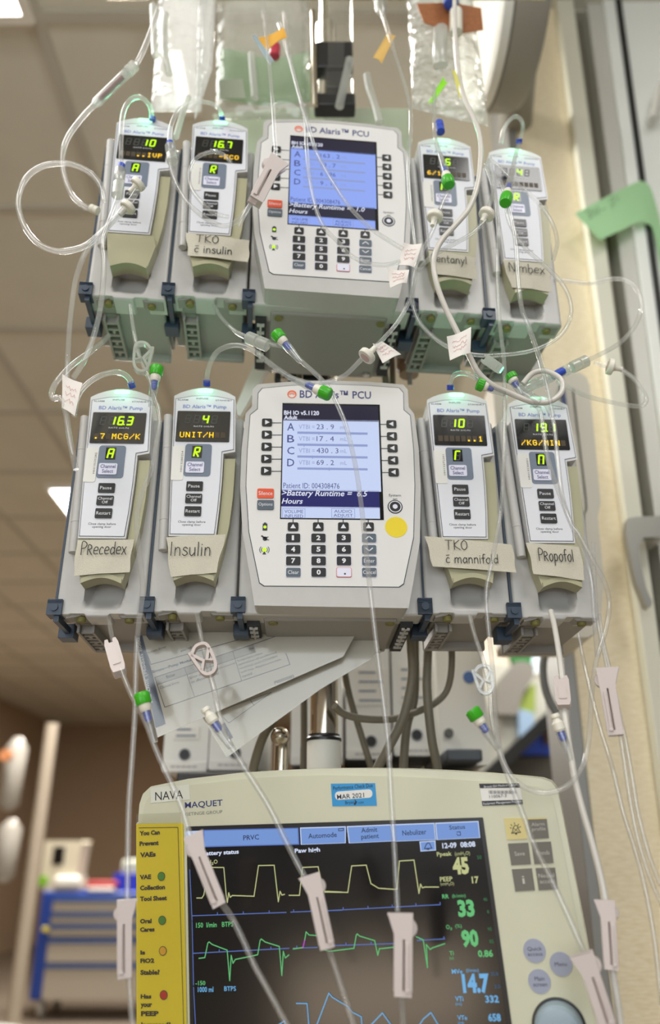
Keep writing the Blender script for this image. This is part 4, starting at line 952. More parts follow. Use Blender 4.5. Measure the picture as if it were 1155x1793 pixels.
for (cx_, cy_), col, nm in (((941,507),(74,142,44),'g'), ((946,760),(74,142,44),'g'), ((950,936),(232,172,40),'y'), ((955,1190),(196,34,22),'r')):
    x, z = V(*zv0(cx_, cy_)); g = G(); g.disc(x, z, 0.0037, -0.0031, 1); g.disc(x, z, 0.0031, -0.0032, 0)
    g.obj('printed_dot', [mat('dot_'+nm, col, 0.4), mat('dot_ring', (78, 70, 28), 0.5)], ys)
g = G(); a2 = V(243, 1425); b2 = V(320, 1422)
g.prism([(a2[0], a2[1]), (b2[0], b2[1]), (c[0]+0.003, -0.24), (d[0]-0.001, -0.24)], -0.0048, -0.0044, 0)
g.obj('clear_sleeve', [clear('sleeve_film', (250, 250, 248), 0.03, 1.3, 0.12)], ys)
# ================================================================= infusion tubing, connectors and clamps
M_tube = clear('clear_tubing', (252, 252, 252), 0.16, 1.46, 0.07, bodycol=(250, 250, 248))
M_tubew = mat('milky_tubing', (212, 208, 200), 0.25, spec=0.6)
M_hard = clear('clear_hard_plastic', (246, 248, 248), 0.20, 1.5, 0.08)
M_frost = clear('frosted_plastic', (236, 238, 232), 0.45, 1.45, 0.2)
M_green = mat('green_cap', (62, 176, 28), 0.35)
M_blue = mat('blue_insert', (52, 82, 190), 0.35)
M_ivory = mat('ivory_plastic', (232, 228, 214), 0.4)
M_clamp = mat('pinkish_white_clamp', (202, 190, 186), 0.42)
M_flag = mat('paper_flag', (232, 226, 220), 0.7)
M_pink = mat('pink_ink', (206, 150, 152), 0.7)
def W3(p): return at(p[0], p[1], p[2])
def iv_tube(label, pts, r=0.0022, m=None, ring=False):
    g = G(); g.tube([W3(p) for p in pts], r, 12, sub=7); o = g.obj('infusion_tube', [m or M_tube], None, sharp=60)
    return tag(o, label, 'infusion tube', 'infusion tubes')
def branch(parent, pts, r=0.0022, m=None):
    g = G(); g.tube([W3(p) for p in pts], r, 12, sub=7); return g.obj('side_tube', [m or M_tube], parent, sharp=60)
def fitting(parent, p, q, r=0.0042, m=None, name='fitting', r2=None):
    g = G(); a, b = W3(p), W3(q); d = (b-a); L = d.length; r2 = r if r2 is None else r2
    g.lathe(a, d, [(0, r*0.8), (L*0.06, r), (L*0.45, r), (L*0.5, r*0.85), (L*0.55, r2), (L*0.95, r2), (L, r2*0.7)], 20); return g.obj(name, [m or M_hard], parent)
def ring_(parent, p, q, r=0.0040, m=None):
    g = G(); g.cyl(W3(p), W3(q), r*0.82, n=18); return g.obj('blue_ring', [m or M_blue], parent)
def valve(parent, p, q, cap=M_green, r=0.0060):
    """needle-free port: ribbed cap, ivory collar, blue insert inside a clear barrel"""
    a, b = W3(p), W3(q); d = b-a; L = d.length; u = d.normalized()
    if cap is M_green:
        g = G(); g.lathe(a, u, [(0, r*0.86), (L*0.03, r), (L*0.21, r), (L*0.235, r*0.9)], 36, ribs=0.05); g.obj('cap', [M_green], parent, label='green ribbed cap')
    else:
        g = G(); g.lathe(a, u, [(0, r*0.55), (L*0.03, r*0.62), (L*0.08, r*0.62), (L*0.10, r*0.45), (L*0.15, r*0.5), (L*0.2, r*0.8)], 24); g.obj('cap', [M_ivory], parent)
    g = G(); g.lathe(a, u, [(L*0.20, r*0.82), (L*0.34, r*0.80), (L*0.36, r*0.7), (L*0.38, r*0.66)], 24); g.obj('collar', [M_ivory], parent)
    g = G(); g.lathe(a, u, [(L*0.37, r*0.46), (L*0.46, r*0.5), (L*0.47, r*0.42), (L*0.52, r*0.5), (L*0.58, r*0.34)], 18); g.obj('blue_insert', [M_blue], parent)
    g = G(); g.lathe(a, u, [(L*0.36, r*0.66), (L*0.58, r*0.66), (L*0.64, r*0.62), (L*0.90, r*0.46), (L, r*0.42)], 20); g.obj('barrel', [M_hard], parent)
def filter_disc(parent, c, axis_to, r=0.0068):
    a, b = W3(c), W3(axis_to); u = (b-a).normalized()
    g = G(); g.lathe(a-u*0.0028, u, [(0, r*0.72), (0.0002, r*0.94), (0.0010, r), (0.0048, r), (0.0058, r*0.9), (0.0064, r*0.5), (0.0090, r*0.34), (0.0150, r*0.30)], 28)
    g.obj('filter_disc', [M_ivory], parent)
    g = G(); g.lathe(a-u*0.0029, u*-1, [(0, r*0.62), (0.0004, r*0.6)], 24); g.obj('filter_face', [mat('filter_pink', (206, 172, 162), 0.5)], parent)
def flag(parent, quad, Y, Y2=None, scrib=True, m=None, name='paper_flag', lab=None):
    Y2 = Y if Y2 is None else Y2
    q = [at(x, y, Y if i in (0, 3) else Y2) for i, (x, y) in enumerate(quad)]
    g = G(); n = 8; v = []
    for k in range(2):
        for j in range(n+1):
            for i in range(n+1):
                u, w_ = i/n, j/n; p = (q[0]*(1-u)+q[1]*u)*(1-w_)+(q[3]*(1-u)+q[2]*u)*w_
                v.append(p+Vector((0, 0.0018*math.sin(4*u+2*w_)+k*0.0005, 0)))
    N = n+1; f = [(j*N+i, (j+1)*N+i, (j+1)*N+i+1, j*N+i+1) for j in range(n) for i in range(n)]
    g.add(v, f+[tuple(N*N+t for t in reversed(ff)) for ff in f], 0)
    if scrib:
        rnd = random.Random(int(quad[0][0]))
        for k in range(3):
            w_ = 0.3+0.2*k; P = []
            for i in range(12):
                u = 0.2+0.055*i; ww = w_+rnd.uniform(-0.07, 0.07); p = (q[0]*(1-u)+q[1]*u)*(1-ww)+(q[3]*(1-u)+q[2]*u)*ww
                P.append((p.x, p.z, p.y+0.0018*math.sin(4*u+2*ww)))
            for a, b in zip(P[:-1], P[1:]): g.line(a, b, 0.00035, min(a[2], b[2])-0.0005, 1)
    return g.obj(name, [m or M_flag, M_pink], parent, label=lab)
def roller_clamp(label, p, q, wpx, flip=1):
    a, b = W3(p), W3(q); d = b-a; L = d.length
    wd = wpx*(a.y*cT+(a.z-CZ)*sT)/F; M = axis_mat(a, d)
    t = thing('roller_clamp', label, 'roller clamp', M, 'roller clamps on the tubing'); s = flip; w_ = wd*0.5
    g = G()
    out = [(-w_*s*0.92, -L), (w_*s*0.92, -L), (w_*s, -L*0.30), (w_*s*1.05, 0), (-w_*s*1.75, -L*0.015), (-w_*s*1.55, -L*0.07), (-w_*s, -L*0.26)]
    up = [(-w_*s, -L*0.32), (w_*s, -L*0.32)]+out[2:]
    g.prism(up, -0.0058, -0.0030)
    for xa, xb in ((-1.0, -0.02), (0.16, 1.0)): xx = sorted((xa*w_*s, xb*w_*s)); g.box(xx[0], xx[1], -0.0058, -0.0030, -L*0.94, -L*0.31)
    g.prism([(-w_*s*0.92, -L), (w_*s*0.92, -L), (w_*s*0.92, -L*0.93), (-w_*s*0.92, -L*0.93)], -0.0058, -0.0030)
    g.obj('side_plate', [M_clamp], t, bevel=0.0006)
    g = G(); g.prism(out, 0.0034, 0.0058); g.obj('side_plate', [M_clamp], t, bevel=0.0008)
    g = G(); g.box(-w_*s*0.9 if s > 0 else w_*0.25, -w_*s*0.25 if s > 0 else w_*0.9, -0.0034, 0.0036, -L*0.995, -L*0.24); g.obj('channel_floor', [M_clamp], t)
    g = G(); x0, x1 = sorted((w_*s*0.30, w_*s*0.62)); g.box(x0, x1, -0.0070, -0.0056, -L*0.92, -L*0.36); g.box(min(x0, x1)-0.0004, max(x0, x1)+0.0008, -0.0074, -0.0056, -L*0.945, -L*0.90); g.obj('guide_rib', [M_clamp], t, bevel=0.0003)
    g = G(); g.lathe((w_*s*0.55, -0.0028, -L*0.185), (0, 1, 0), [(0, w_*0.88), (0.0006, w_*0.95), (0.005, w_*0.95), (0.0056, w_*0.88)], 36, ribs=0.02); g.obj('wheel', [M_clamp], t)
    return t
def slide_clamp(label, p, q, wpx, m=None):
    a, b = W3(p), W3(q); d = b-a; L = d.length; wd = wpx*(a.y*cT+(a.z-CZ)*sT)/F; M = axis_mat(a, d)
    t = thing('slide_clamp', label, 'slide clamp', M, 'small clamps on the tubing'); w_ = wd/2
    g = G(); g.prism([(-w_*0.8,-L),(w_*0.8,-L),(w_,-L*0.85),(w_,-L*0.15),(w_*0.8,0),(w_*0.35,0),(w_*0.3,-L*0.12),(-w_*0.3,-L*0.12),(-w_*0.35,0),(-w_*0.8,0),(-w_,-L*0.15),(-w_,-L*0.85)], -0.0042, 0.0042); g.obj('body', [m or M_clamp], t, bevel=0.0008)
    g = G(); g.prism(rrect(-w_*0.55, w_*0.55, -L*0.8, -L*0.35, 0.001), -0.0050, -0.0040); g.obj('grip_pad', [m or M_clamp], t, bevel=0.0004)
    return t
def pinch_clamp(label, p, q, wpx, m=None, flip=1):
    """bent-ribbon clamp: an open loop with two jaws"""
    a, b = W3(p), W3(q); d = b-a; L = d.length; wd = wpx*(a.y*cT+(a.z-CZ)*sT)/F; M = axis_mat(a, d)
    t = thing('pinch_clamp', label, 'pinch clamp', M, 'small clamps on the tubing'); w_ = wd/2*flip
    pts = [(-w_,-L*.22),(-w_*.55,-L*.05),(0,-L*.0),(w_*.6,-L*.06),(w_*.85,-L*.3),(w_*.95,-L*.75),(w_*.6,-L*.95),(0,-L),(-w_*.5,-L*.9),(-w_*.85,-L*.6),(-w_*1.2,-L*.22),(-w_*1.25,-L*.16)]
    P = smooth_path([(x, 0, z) for x, z in pts], 5); th = abs(w_)*0.16
    def rib(P):
        g = G(); n = len(P); v = []
        for i in range(n):
            dd = (P[min(i+1, n-1)]-P[max(i-1, 0)]).normalized(); nn = Vector((-dd.z, 0, dd.x))*th
            for y, s in ((-0.0035, 1), (-0.0035, -1), (0.0035, -1), (0.0035, 1)): v.append((P[i].x+nn.x*s, y, P[i].z+nn.z*s))
        f = [(i*4+k, i*4+(k+1)%4, i*4+4+(k+1)%4, i*4+4+k) for i in range(n-1) for k in range(4)]+[(3,2,1,0), tuple((n-1)*4+k for k in range(4))]
        return g.add(v, f)
    rib(P).obj('loop', [m or M_clamp], t, sharp=50)
    rib([Vector((w_*.75, 0, -L*.2)), Vector((w_*.25, 0, -L*.55)), Vector((w_*.8, 0, -L*.6))]).obj('jaw', [m or M_clamp], t)
    rib([Vector((-w_*1.1, 0, -L*.25)), Vector((-w_*.1, 0, -L*.55)), Vector((-w_*.55, 0, -L*.82))]).obj('jaw', [m or M_clamp], t)
    return t

A = 0.625   # depth just in front of the upper pumps
B = 0.655   # depth just in front of the lower pumps
# ---- upper left
t = iv_tube('clear tube with a reddish chamber running from top left bag toward the left edge', [(300,-40,.64),(283,0,.64),(262,60,.64),(245,100,.64),(228,122,.64),(165,184,.64),(150,199,.64),(122,235,.64),(110,268,.64),(112,305,.64),(125,340,.64),(145,360,.64),(163,368,.64)], 0.0030)
fitting(t, (236,114,.64), (222,128,.64), 0.0062, M_frost, 'chamber_cap'); g = G(); a, b = W3((224,126,.64)), W3((164,185,.64)); g.lathe(a, b-a, [(0,.0056),((b-a).length*.9,.0056),((b-a).length,.0035)], 20); g.obj('drip_chamber', [M_hard], t)
g = G(); a, b = W3((214,136,.64)), W3((176,173,.64)); g.cyl(a, b, 0.0032, n=14); g.obj('chamber_liquid', [mat('dull_red_liquid', (142, 98, 98), 0.3)], t); fitting(t, (158,364,.64), (172,370,.64), 0.0044, M_ivory, 'end_cap')
t = iv_tube('clear tube making the big loop at the left edge beside upper row', [(182,352,.62),(176,325,.62),(158,303,.62),(130,289,.62),(105,286,.62),(72,292,.62),(46,312,.62),(32,350,.62),(40,390,.62),(62,422,.62),(88,437,.62),(115,440,.62),(150,430,.62),(180,405,.615),(205,378,.61),(228,352,.61),(240,334,.61)], 0.0030)
filter_disc(t, (242,322,.61), (222,340,.612), 0.0078)
t = iv_tube('clear tube arching over the upper left end pump with a blue-ringed connector', [(266,208,.655),(263,188,.645),(252,174,.635),(240,170,.63),(225,178,.625),(215,200,.622),(212,240,.62),(211,285,.62),(206,340,.615),(200,365,.612),(180,420,.612),(182,460,.615),(177,531,.62),(165,585,.625),(150,625,.63),(139,645,.635),(128,662,.64)], 0.0026)
ring_(t, (213,288,.62), (211,296,.62), 0.0045); fitting(t, (211,296,.62), (205,345,.616), 0.0058, M_frost, 'connector')
ring_(t, (268,205,.656), (266,211,.657), 0.0042)
t = iv_tube('clear tube hanging from white filter disc beside upper left end pump', [(226,360,.612),(215,372,.612),(190,395,.612),(165,422,.615),(148,445,.62),(132,492,.625),(123,560,.63),(119,620,.635),(117,662,.64)], 0.0026)
filter_disc(t, (224,362,.612), (205,382,.613), 0.0078)
t = iv_tube('clear tube bowed low at left and ending under a white paper flag', [(190,588,.70),(178,600,.68),(160,615,.66),(130,636,.645),(104,662,.64),(92,682,.64),(92,697,.64),(104,697,.64),(113,712,.64),(121,763,.645),(128,800,.65),(133,822,.66)], 0.0028)
flag(t, [(109,655),(145,672),(131,729),(107,712)], .637, .634)
t = iv_tube('clear tube curving into the top of far left lower pump', [(130,728,.64),(131,715,.64),(134,700,.645),(145,680,.65),(165,663,.655),(190,653,.66),(212,653,.668),(226,663,.675),(231,676,.682)], 0.0026); ring_(t, (229,670,.68), (232,679,.684), 0.0042)
t = iv_tube('clear tube arching over the second upper pump and looping before its display', [(389,208,.66),(384,192,.65),(372,182,.64),(345,178,.632),(318,188,.625),(302,212,.622),(296,245,.62),(299,290,.62),(308,320,.62),(325,350,.62),(350,375,.62),(380,393,.62),(402,394,.62),(420,382,.62),(434,364,.62)], 0.0023)
ring_(t, (297,249,.62), (298,254,.62), 0.0045); fitting(t, (298,254,.62), (302,285,.62), 0.0058, M_frost, 'connector'); ring_(t, (389,204,.658), (389,211,.661), 0.0042)
branch(t, [(404,284,.618),(390,270,.618),(370,266,.618),(345,276,.618),(332,300,.618),(333,325,.618),(345,345,.618),(372,372,.618),(400,380,.618)], 0.0020)
t = iv_tube('clear tube from upper left pump through white pinch clamp down past the yellow strip', [(228,535,.66),(231,560,.655),(236,590,.65),(243,620,.65),(254,648,.65),(262,665,.652),(268,690,.655),(277,718,.656),(279,745,.656),(273,778,.656),(264,825,.656),(248,865,.656),(240,905,.656),(241,945,.656),(246,985,.656),(250,1028,.656),(246,1066,.656),(241,1110,.655),(238,1160,.655),(236,1248,.655),(231,1330,.655),(226,1400,.655),(224,1470,.655),(223,1570,.655),(222,1640,.655),(226,1715,.655),(233,1810,.655)], 0.0022)
valve(t, (275,641,.652), (264,712,.655))
pinch_clamp('white open pinch clamp above the far left lower pump', (248,602,.648), (250,652,.650), 30, M_frost, -1)
roller_clamp('white roller clamp hanging left of the yellow strip', (218,1574,.652), (218,1712,.652), 25, -1)
# ---- lower left outlets
t = iv_tube('clear tube below far left lower pump passing a green capped port to the monitor corner', [(190,1080,.72),(194,1105,.705),(200,1130,.69),(212,1172,.675),(228,1212,.66),(246,1246,.656),(258,1272,.655),(270,1305,.655),(285,1340,.655),(300,1372,.655),(320,1418,.655),(335,1470,.655),(375,1560,.652),(405,1606,.655),(425,1645,.655),(445,1690,.655),(470,1735,.655),(505,1800,.655)], 0.0023)
valve(t, (247,1213,.652), (271,1300,.654))
slide_clamp('pinkish box clamp below far left lower pump', (194,1124,.694), (210,1180,.675), 24)
roller_clamp('white roller clamp lying across the left edge of the waveform screen', (334,1462,.648), (384,1586,.648), 25, -1)
t = iv_tube('clear tube below Insulin pump passing an uncapped white port', [(345,1076,.72),(349,1100,.71),(355,1130,.70),(364,1165,.69),(374,1205,.675),(381,1240,.665),(388,1268,.66),(400,1298,.655),(425,1340,.655),(450,1378,.655),(475,1420,.655),(500,1472,.655),(522,1515,.655),(545,1560,.653),(568,1640,.653),(580,1675,.655),(598,1730,.655),(622,1805,.655)], 0.0023)
valve(t, (358,1240,.655), (404,1309,.655), M_ivory)
pinch_clamp('white ribbon pinch clamp in front of the instruction sheets', (350,1130,.688), (366,1182,.684), 34, M_clamp, 1)
roller_clamp('white roller clamp in the middle of the waveform screen with lip to the left', (545,1530,.648), (573,1660,.648), 27, 1)
# ---- centre
t = iv_tube('long clear tube hanging from upper pump over the lower control unit screen to the monitor', [(373,530,.70),(384,552,.68),(402,572,.66),(425,588,.65),(455,598,.645),(480,604,.645),(505,610,.642),(526,631,.642),(545,648,.642),(562,664,.642),(578,684,.642),(590,708,.642),(606,748,.642),(622,815,.642),(632,883,.642),(639,948,.642),(648,1035,.642),(660,1140,.645),(670,1220,.648),(679,1300,.65),(685,1400,.65),(691,1500,.65),(696,1600,.65),(703,1740,.65),(706,1810,.65)], 0.0022)
valve(t, (482,582,.640), (526,634,.642)); fitting(t, (432,590,.648), (470,606,.645), 0.0062, M_frost, 'connector')
t = iv_tube('clear tube arching from Insulin pump top to the green cap on the control unit', [(362,672,.688),(363,655,.678),(368,636,.668),(380,616,.66),(400,606,.65),(420,605,.646),(440,612,.643),(462,628,.641),(484,645,.640),(507,660,.640),(530,671,.640),(548,679,.640)], 0.0026)
valve(t, (578,692,.636), (505,660,.640)); ring_(t, (362,666,.686), (362,676,.690), 0.0044)
branch(t, [(520,666,.640),(545,670,.640),(575,668,.640),(602,658,.640),(620,642,.640),(632,629,.640)], 0.0022)
t = iv_tube('clear tube beside upper control unit ending in a white filter disc with flag', [(668,20,.66),(690,90,.65),(706,140,.64),(718,190,.63),(718,240,.62),(714,300,.618),(718,360,.618),(724,410,.618),(728,450,.62),(726,490,.622),(715,530,.628),(695,565,.634),(672,592,.638),(655,609,.64)], 0.0021)
filter_disc(t, (642,623,.64), (662,603,.64), 0.0085)
flag(t, [(652,601),(668,599),(702,621),(670,634)], .642, .650); flag(t, [(706,424),(738,428),(726,470),(698,462)], .614, .616); flag(t, [(678,468),(716,474),(712,496),(683,502)], .613, .615)
t = iv_tube('clear tube crossing the upper control unit screen toward the right', [(497,20,.66),(505,90,.65),(519,150,.64),(534,200,.625),(545,240,.618),(556,272,.615),(580,315,.615),(610,360,.615),(638,390,.615),(660,408,.615),(685,424,.615),(705,436,.615)], 0.0021)
t = iv_tube('clear tube running down the left half of upper control unit screen to its keypad', [(488,40,.66),(508,110,.65),(524,170,.635),(535,215,.62),(536,250,.616),(540,300,.616),(547,342,.616),(558,380,.616),(572,404,.616),(590,422,.616),(612,446,.616),(640,460,.616),(672,464,.616),(700,458,.616)], 0.0021)
t = iv_tube('clear tube entering the tilted white clamp left of upper control unit', [(458,-20,.66),(466,60,.65),(472,120,.64),(477,180,.625),(480,230,.618),(481,275,.616),(462,320,.616),(440,355,.616),(430,372,.616),(418,396,.62)], 0.0021)
roller_clamp('white roller clamp tilted over the left keys of upper control unit', (484,280,.612), (446,354,.612), 26, -1)
roller_clamp('white roller clamp on the straight centre tube right of the middle clamp', (706,1598,.640), (705,1744,.640), 32, 1)
# ---- right of the lower row
t = iv_tube('thin clear tube sweeping a wide loop from lower right pumps down to the monitor', [(946,699,.66),(958,715,.655),(969,741,.652),(976,805,.648),(984,869,.645),(999,914,.645),(1014,937,.645),(1040,985,.65),(1060,1025,.655),(1066,1060,.66),(1060,1102,.66),(1044,1156,.66),(1036,1210,.66),(1031,1290,.658),(1020,1340,.655),(999,1371,.652),(970,1386,.65),(941,1387,.65),(912,1375,.65),(891,1353,.65),(877,1320,.652),(868,1264,.655),(864,1192,.658),(855,1102,.66),(851,1040,.655),(859,993,.65),(870,935,.648),(878,880,.648),(882,790,.648),(883,711,.648),(882,635,.645),(874,560,.64),(870,470,.635),(872,410,.63),(868,355,.63),(862,300,.64)], 0.0020)
pinch_clamp('clear pinch clamp below lower pump at right of cables', (846,1166,.652), (848,1215,.652), 30, M_hard, 1)
t = iv_tube('clear tube under lower TKO mannifold pump passing a green capped port', [(822,1078,.72),(830,1110,.71),(840,1140,.70),(849,1170,.69),(857,1205,.68),(860,1250,.67),(866,1285,.66),(872,1310,.655),(884,1345,.655),(900,1388,.655),(915,1425,.655),(935,1480,.655),(965,1540,.655),(995,1605,.652),(1020,1662,.65),(1050,1720,.65),(1078,1800,.65)], 0.0022)
valve(t, (825,1242,.652), (872,1312,.654))
roller_clamp('white roller clamp at lower right corner beside the rotary knob', (1022,1668,.640), (1064,1798,.640), 30, 1)
t = iv_tube('milky white tube under Propofol pump running along the cream wall', [(964,1070,.72),(970,1095,.71),(976,1130,.70),(981,1165,.69),(985,1205,.68),(988,1250,.67),(994,1295,.66),(1001,1335,.655),(1006,1365,.655),(1020,1420,.655),(1036,1475,.655),(1050,1530,.655),(1059,1575,.655),(1067,1640,.655),(1072,1700,.655),(1079,1745,.655),(1088,1810,.655)], 0.0026, M_tubew)
valve(t, (970,1250,.655), (999,1332,.655), M_ivory)
slide_clamp('pinkish box clamp below Propofol pump', (982,1187,.676), (987,1238,.668), 25)
roller_clamp('white roller clamp on the milky tube before the cream wall', (1062,1575,.648), (1070,1697,.648), 25, 1)
t = iv_tube('thin tube entering the rightmost clamp from the top of Propofol pump', [(1038,950,.66),(1040,1010,.66),(1044,1075,.66),(1053,1125,.66),(1063,1172,.66),(1076,1240,.66),(1086,1290,.66),(1098,1370,.66),(1112,1450,.66),(1135,1530,.66),(1165,1600,.66)], 0.0017)
branch(t, [(1048,1075,.66),(1056,1125,.66),(1067,1172,.66),(1082,1240,.66),(1094,1292,.66),(1106,1360,.66),(1118,1430,.66),(1140,1510,.66),(1170,1580,.66)], 0.0017)
t = iv_tube('thin clear tube falling in a bundle along the cream wall', [(1012,1108,.70),(1022,1160,.70),(1036,1220,.69),(1052,1280,.68),(1072,1345,.67),(1090,1420,.67),(1112,1490,.67),(1130,1560,.67),(1146,1650,.67),(1158,1760,.67)], 0.0017)
roller_clamp('pinkish roller clamp right of the milky tube, highest on the cream wall', (1058,1170,.648), (1078,1288,.648), 27, -1)
# ---- upper right
t = iv_tube('thick white tube winding from the top right bag past the Fentanyl pump', [(796,-40,.66),(796,40,.66),(800,110,.65),(810,165,.64),(828,205,.625),(840,240,.615),(841,285,.612),(834,330,.61),(820,366,.61),(797,394,.61),(775,418,.61),(763,440,.61),(759,465,.612),(765,500,.614),(780,540,.618),(801,583,.622),(818,616,.628),(837,652,.635),(863,675,.64),(889,687,.645),(930,703,.648),(962,703,.65),(983,686,.652),(981,664,.654),(955,650,.656),(932,654,.656),(915,672,.658)], 0.0027, M_tubew)
flag(t, [(782,589),(824,574),(823,619),(788,629)], .613, .616)
t = iv_tube('clear tube dropping to the green cap before the Fentanyl display', [(760,150,.67),(760,192,.645),(762,240,.625),(768,266,.615),(776,288,.61)], 0.0022)
valve(t, (786,325,.606), (770,270,.612)); fitting(t, (768,214,.64), (771,232,.638), 0.0048, M_blue, 'blue_cap')
t = iv_tube('clear tube from the white filter disc over the Fentanyl pump buttons', [(788,330,.612),(776,352,.61),(768,372,.61),(762,392,.61),(752,415,.61),(742,434,.612),(728,465,.614),(721,500,.62),(724,540,.625),(740,572,.63),(779,605,.635),(823,620,.638),(871,622,.64),(930,614,.643),(975,592,.645),(997,560,.645),(998,528,.64),(984,497,.636),(955,466,.63),(927,442,.625),(905,415,.62),(890,385,.62),(885,355,.62)], 0.0020)
filter_disc(t, (761,379,.61), (756,400,.61), 0.0080)
t = iv_tube('clear tube from the white filter disc between the two upper right pumps', [(851,385,.615),(840,396,.614),(823,411,.612),(800,424,.612),(778,436,.612),(752,452,.613),(732,474,.614)], 0.0022)
filter_disc(t, (852,375,.615), (840,393,.614), 0.0080); branch(t, [(855,365,.616),(862,330,.62),(850,290,.625),(862,283,.63),(900,318,.625),(940,353,.625),(966,390,.63),(975,425,.64),(968,456,.65)], 0.0020)
t = iv_tube('clear tube looping above the upper right end pump with a green capped port', [(876,252,.665),(880,232,.66),(888,215,.655),(901,204,.652),(912,210,.655),(915,225,.66),(909,250,.67),(902,272,.66),(896,300,.64),(890,322,.625)], 0.0022)
valve(t, (884,356,.612), (896,300,.632)); ring_(t, (909,243,.668), (908,252,.672), 0.0042)
t = iv_tube('clear tube falling before the upper right end pump to the lower right ports', [(876,318,.62),(888,355,.616),(899,401,.616),(904,440,.616),(907,490,.616),(913,540,.618),(925,572,.622),(945,630,.635),(958,680,.645),(968,730,.65)], 0.0022)
t = iv_tube('clear tube making the far right loop before the door frame', [(970,489,.72),(1000,493,.72),(1032,496,.72),(1076,488,.72),(1104,496,.72),(1120,520,.72),(1121,545,.72),(1109,574,.715),(1085,600,.71),(1055,618,.70),(1030,630,.695),(1005,642,.69),(975,657,.68),(950,668,.67),(925,678,.665),(905,682,.66)], 0.0024)
fitting(t, (1028,631,.69), (1000,644,.69), 0.0062, M_frost, 'connector'); fitting(t, (1000,644,.69), (978,655,.685), 0.0056, M_hard, 'connector'); ring_(t, (985,650,.684), (969,658,.680), 0.0050)
fitting(t, (968,659,.678), (915,682,.662), 0.0050, M_hard, 'y_port')
t = iv_tube('clear tube with round white filter disc lying before the door frame', [(1040,634,.70),(1056,640,.70),(1076,643,.70),(1092,650,.70),(1110,664,.70),(1126,685,.70),(1131,701,.70),(1122,711,.70),(1095,709,.695),(1060,702,.69),(1025,693,.68),(995,678,.67),(975,668,.665)], 0.0022)
filter_disc(t, (1068,642,.70), (1085,646,.70), 0.0085)
t = iv_tube('clear tube arching from lower TKO mannifold pump to its green cap', [(788,681,.692),(789,668,.685),(794,658,.675),(806,653,.665),(822,656,.655),(838,664,.65),(855,674,.645),(880,684,.645)], 0.0022)
valve(t, (835,671,.640), (884,690,.644)); ring_(t, (788,674,.69), (788,683,.693), 0.0044)
t = iv_tube('short clear manifold with green cap and aqua port above the Propofol pump', [(896,655,.655),(903,672,.652),(915,690,.65),(932,706,.652),(945,720,.655),(952,760,.652),(960,810,.65),(985,880,.648),(1005,930,.65),(1020,965,.655),(1034,1010,.66),(1040,1075,.665),(1046,1150,.665)], 0.0022)
valve(t, (891,656,.65), (915,692,.65)); fitting(t, (912,688,.648), (944,706,.65), 0.0056, M_hard, 'aqua_port')
slide_clamp('clear slide clamp between upper row and the Propofol pump', (846,626,.642), (878,648,.642), 18, M_frost)
# ================================================================= behind the pumps: pole, sheets, cables, binders
M_chrome = mat('chrome', (196, 188, 172), 0.18, metal=1.0)
M_blackp = mat('black_plastic', (26, 26, 27), 0.4)
M_offw = mat('offwhite_plastic', (238, 237, 228), 0.4)
pz = at(567, 1290, 0.90)
pl = thing('support_pole', 'round chrome pole behind the pumps with white sleeve above the monitor', 'pole', (pz.x, 0.90, 0))
g = G(); g.cyl((0, 0, 0.0), (0, 0, 2.45), 0.0155, n=28); g.obj('pole_tube', [M_chrome], pl)
zc_ = pz.z
g = G(); g.lathe((0, 0, 0.25), (0, 0, 1), [(0, 0.0185), (zc_-0.25-0.006, 0.0185), (zc_-0.25-0.003, 0.0175)], 32); g.obj('sleeve', [M_offw], pl)
g = G(); g.lathe((0, 0, zc_-0.005), (0, 0, 1), [(0, 0.0190), (0.003, 0.0192), (0.005, 0.0172), (0.007, 0.0172)], 32); g.obj('collar_ring', [M_blackp], pl)
b = at(588, 1233, 0.885); g = G(); g.lathe((b.x-pz.x-0.004, -0.006, b.z), (0.8, -0.6, 0), [(0, 0.004), (0.002, 0.0052), (0.005, 0.0045), (0.007, 0.002)], 18); g.obj('bolt', [M_chrome], pl)
# brackets that carry the two pump rows
for nm, M_, z in (('lower', LOWP, 0.10), ('upper', UPPP, 0.10)):
    q = M_ @ Vector((0.0875, 0.132, z))
    g = G(); g.box(q.x-0.035-pz.x, q.x+0.035-pz.x, q.y-0.004-0.90, 0.030, q.z-0.035, q.z+0.035); g.obj('pump_bracket', [M_blackp], pl, bevel=0.003)
g = G(); a = at(530, 652, 0.84)
g.box(a.x-0.035-pz.x, a.x+0.020-pz.x, a.y-0.90, a.y+0.03-0.90, a.z-0.012, a.z+0.012); g.obj('pole_clamp', [M_blackp], pl, bevel=0.003)
for dx in (-0.022, -0.004):
    g = G(); g.cyl((a.x+dx-pz.x, a.y-0.905, a.z-0.015), (a.x+dx-pz.x, a.y-0.905, a.z+0.02), 0.005, n=16); g.obj('clamp_pin', [M_chrome], pl)
pk = thing('knob_post', 'short chrome post with round silver knob behind the monitor top', 'knob', at(491, 1400, 0.93))
o = at(491, 1400, 0.93); k_ = at(491, 1292, 0.92)-o
g = G(); g.cyl((0, 0, -0.25), (0, 0, k_.z), 0.0085, n=20); g.obj('post', [M_chrome], pk)
g = G(); prof = [(0.0105*(1-math.cos(math.pi*i/10)), max(0.0003, 0.0105*math.sin(math.pi*i/10))) for i in range(11)]; g.lathe((k_.x, k_.y-0.022, k_.z), (0, 1, 0), prof, 24); g.obj('knob', [M_chrome], pk, sharp=60)
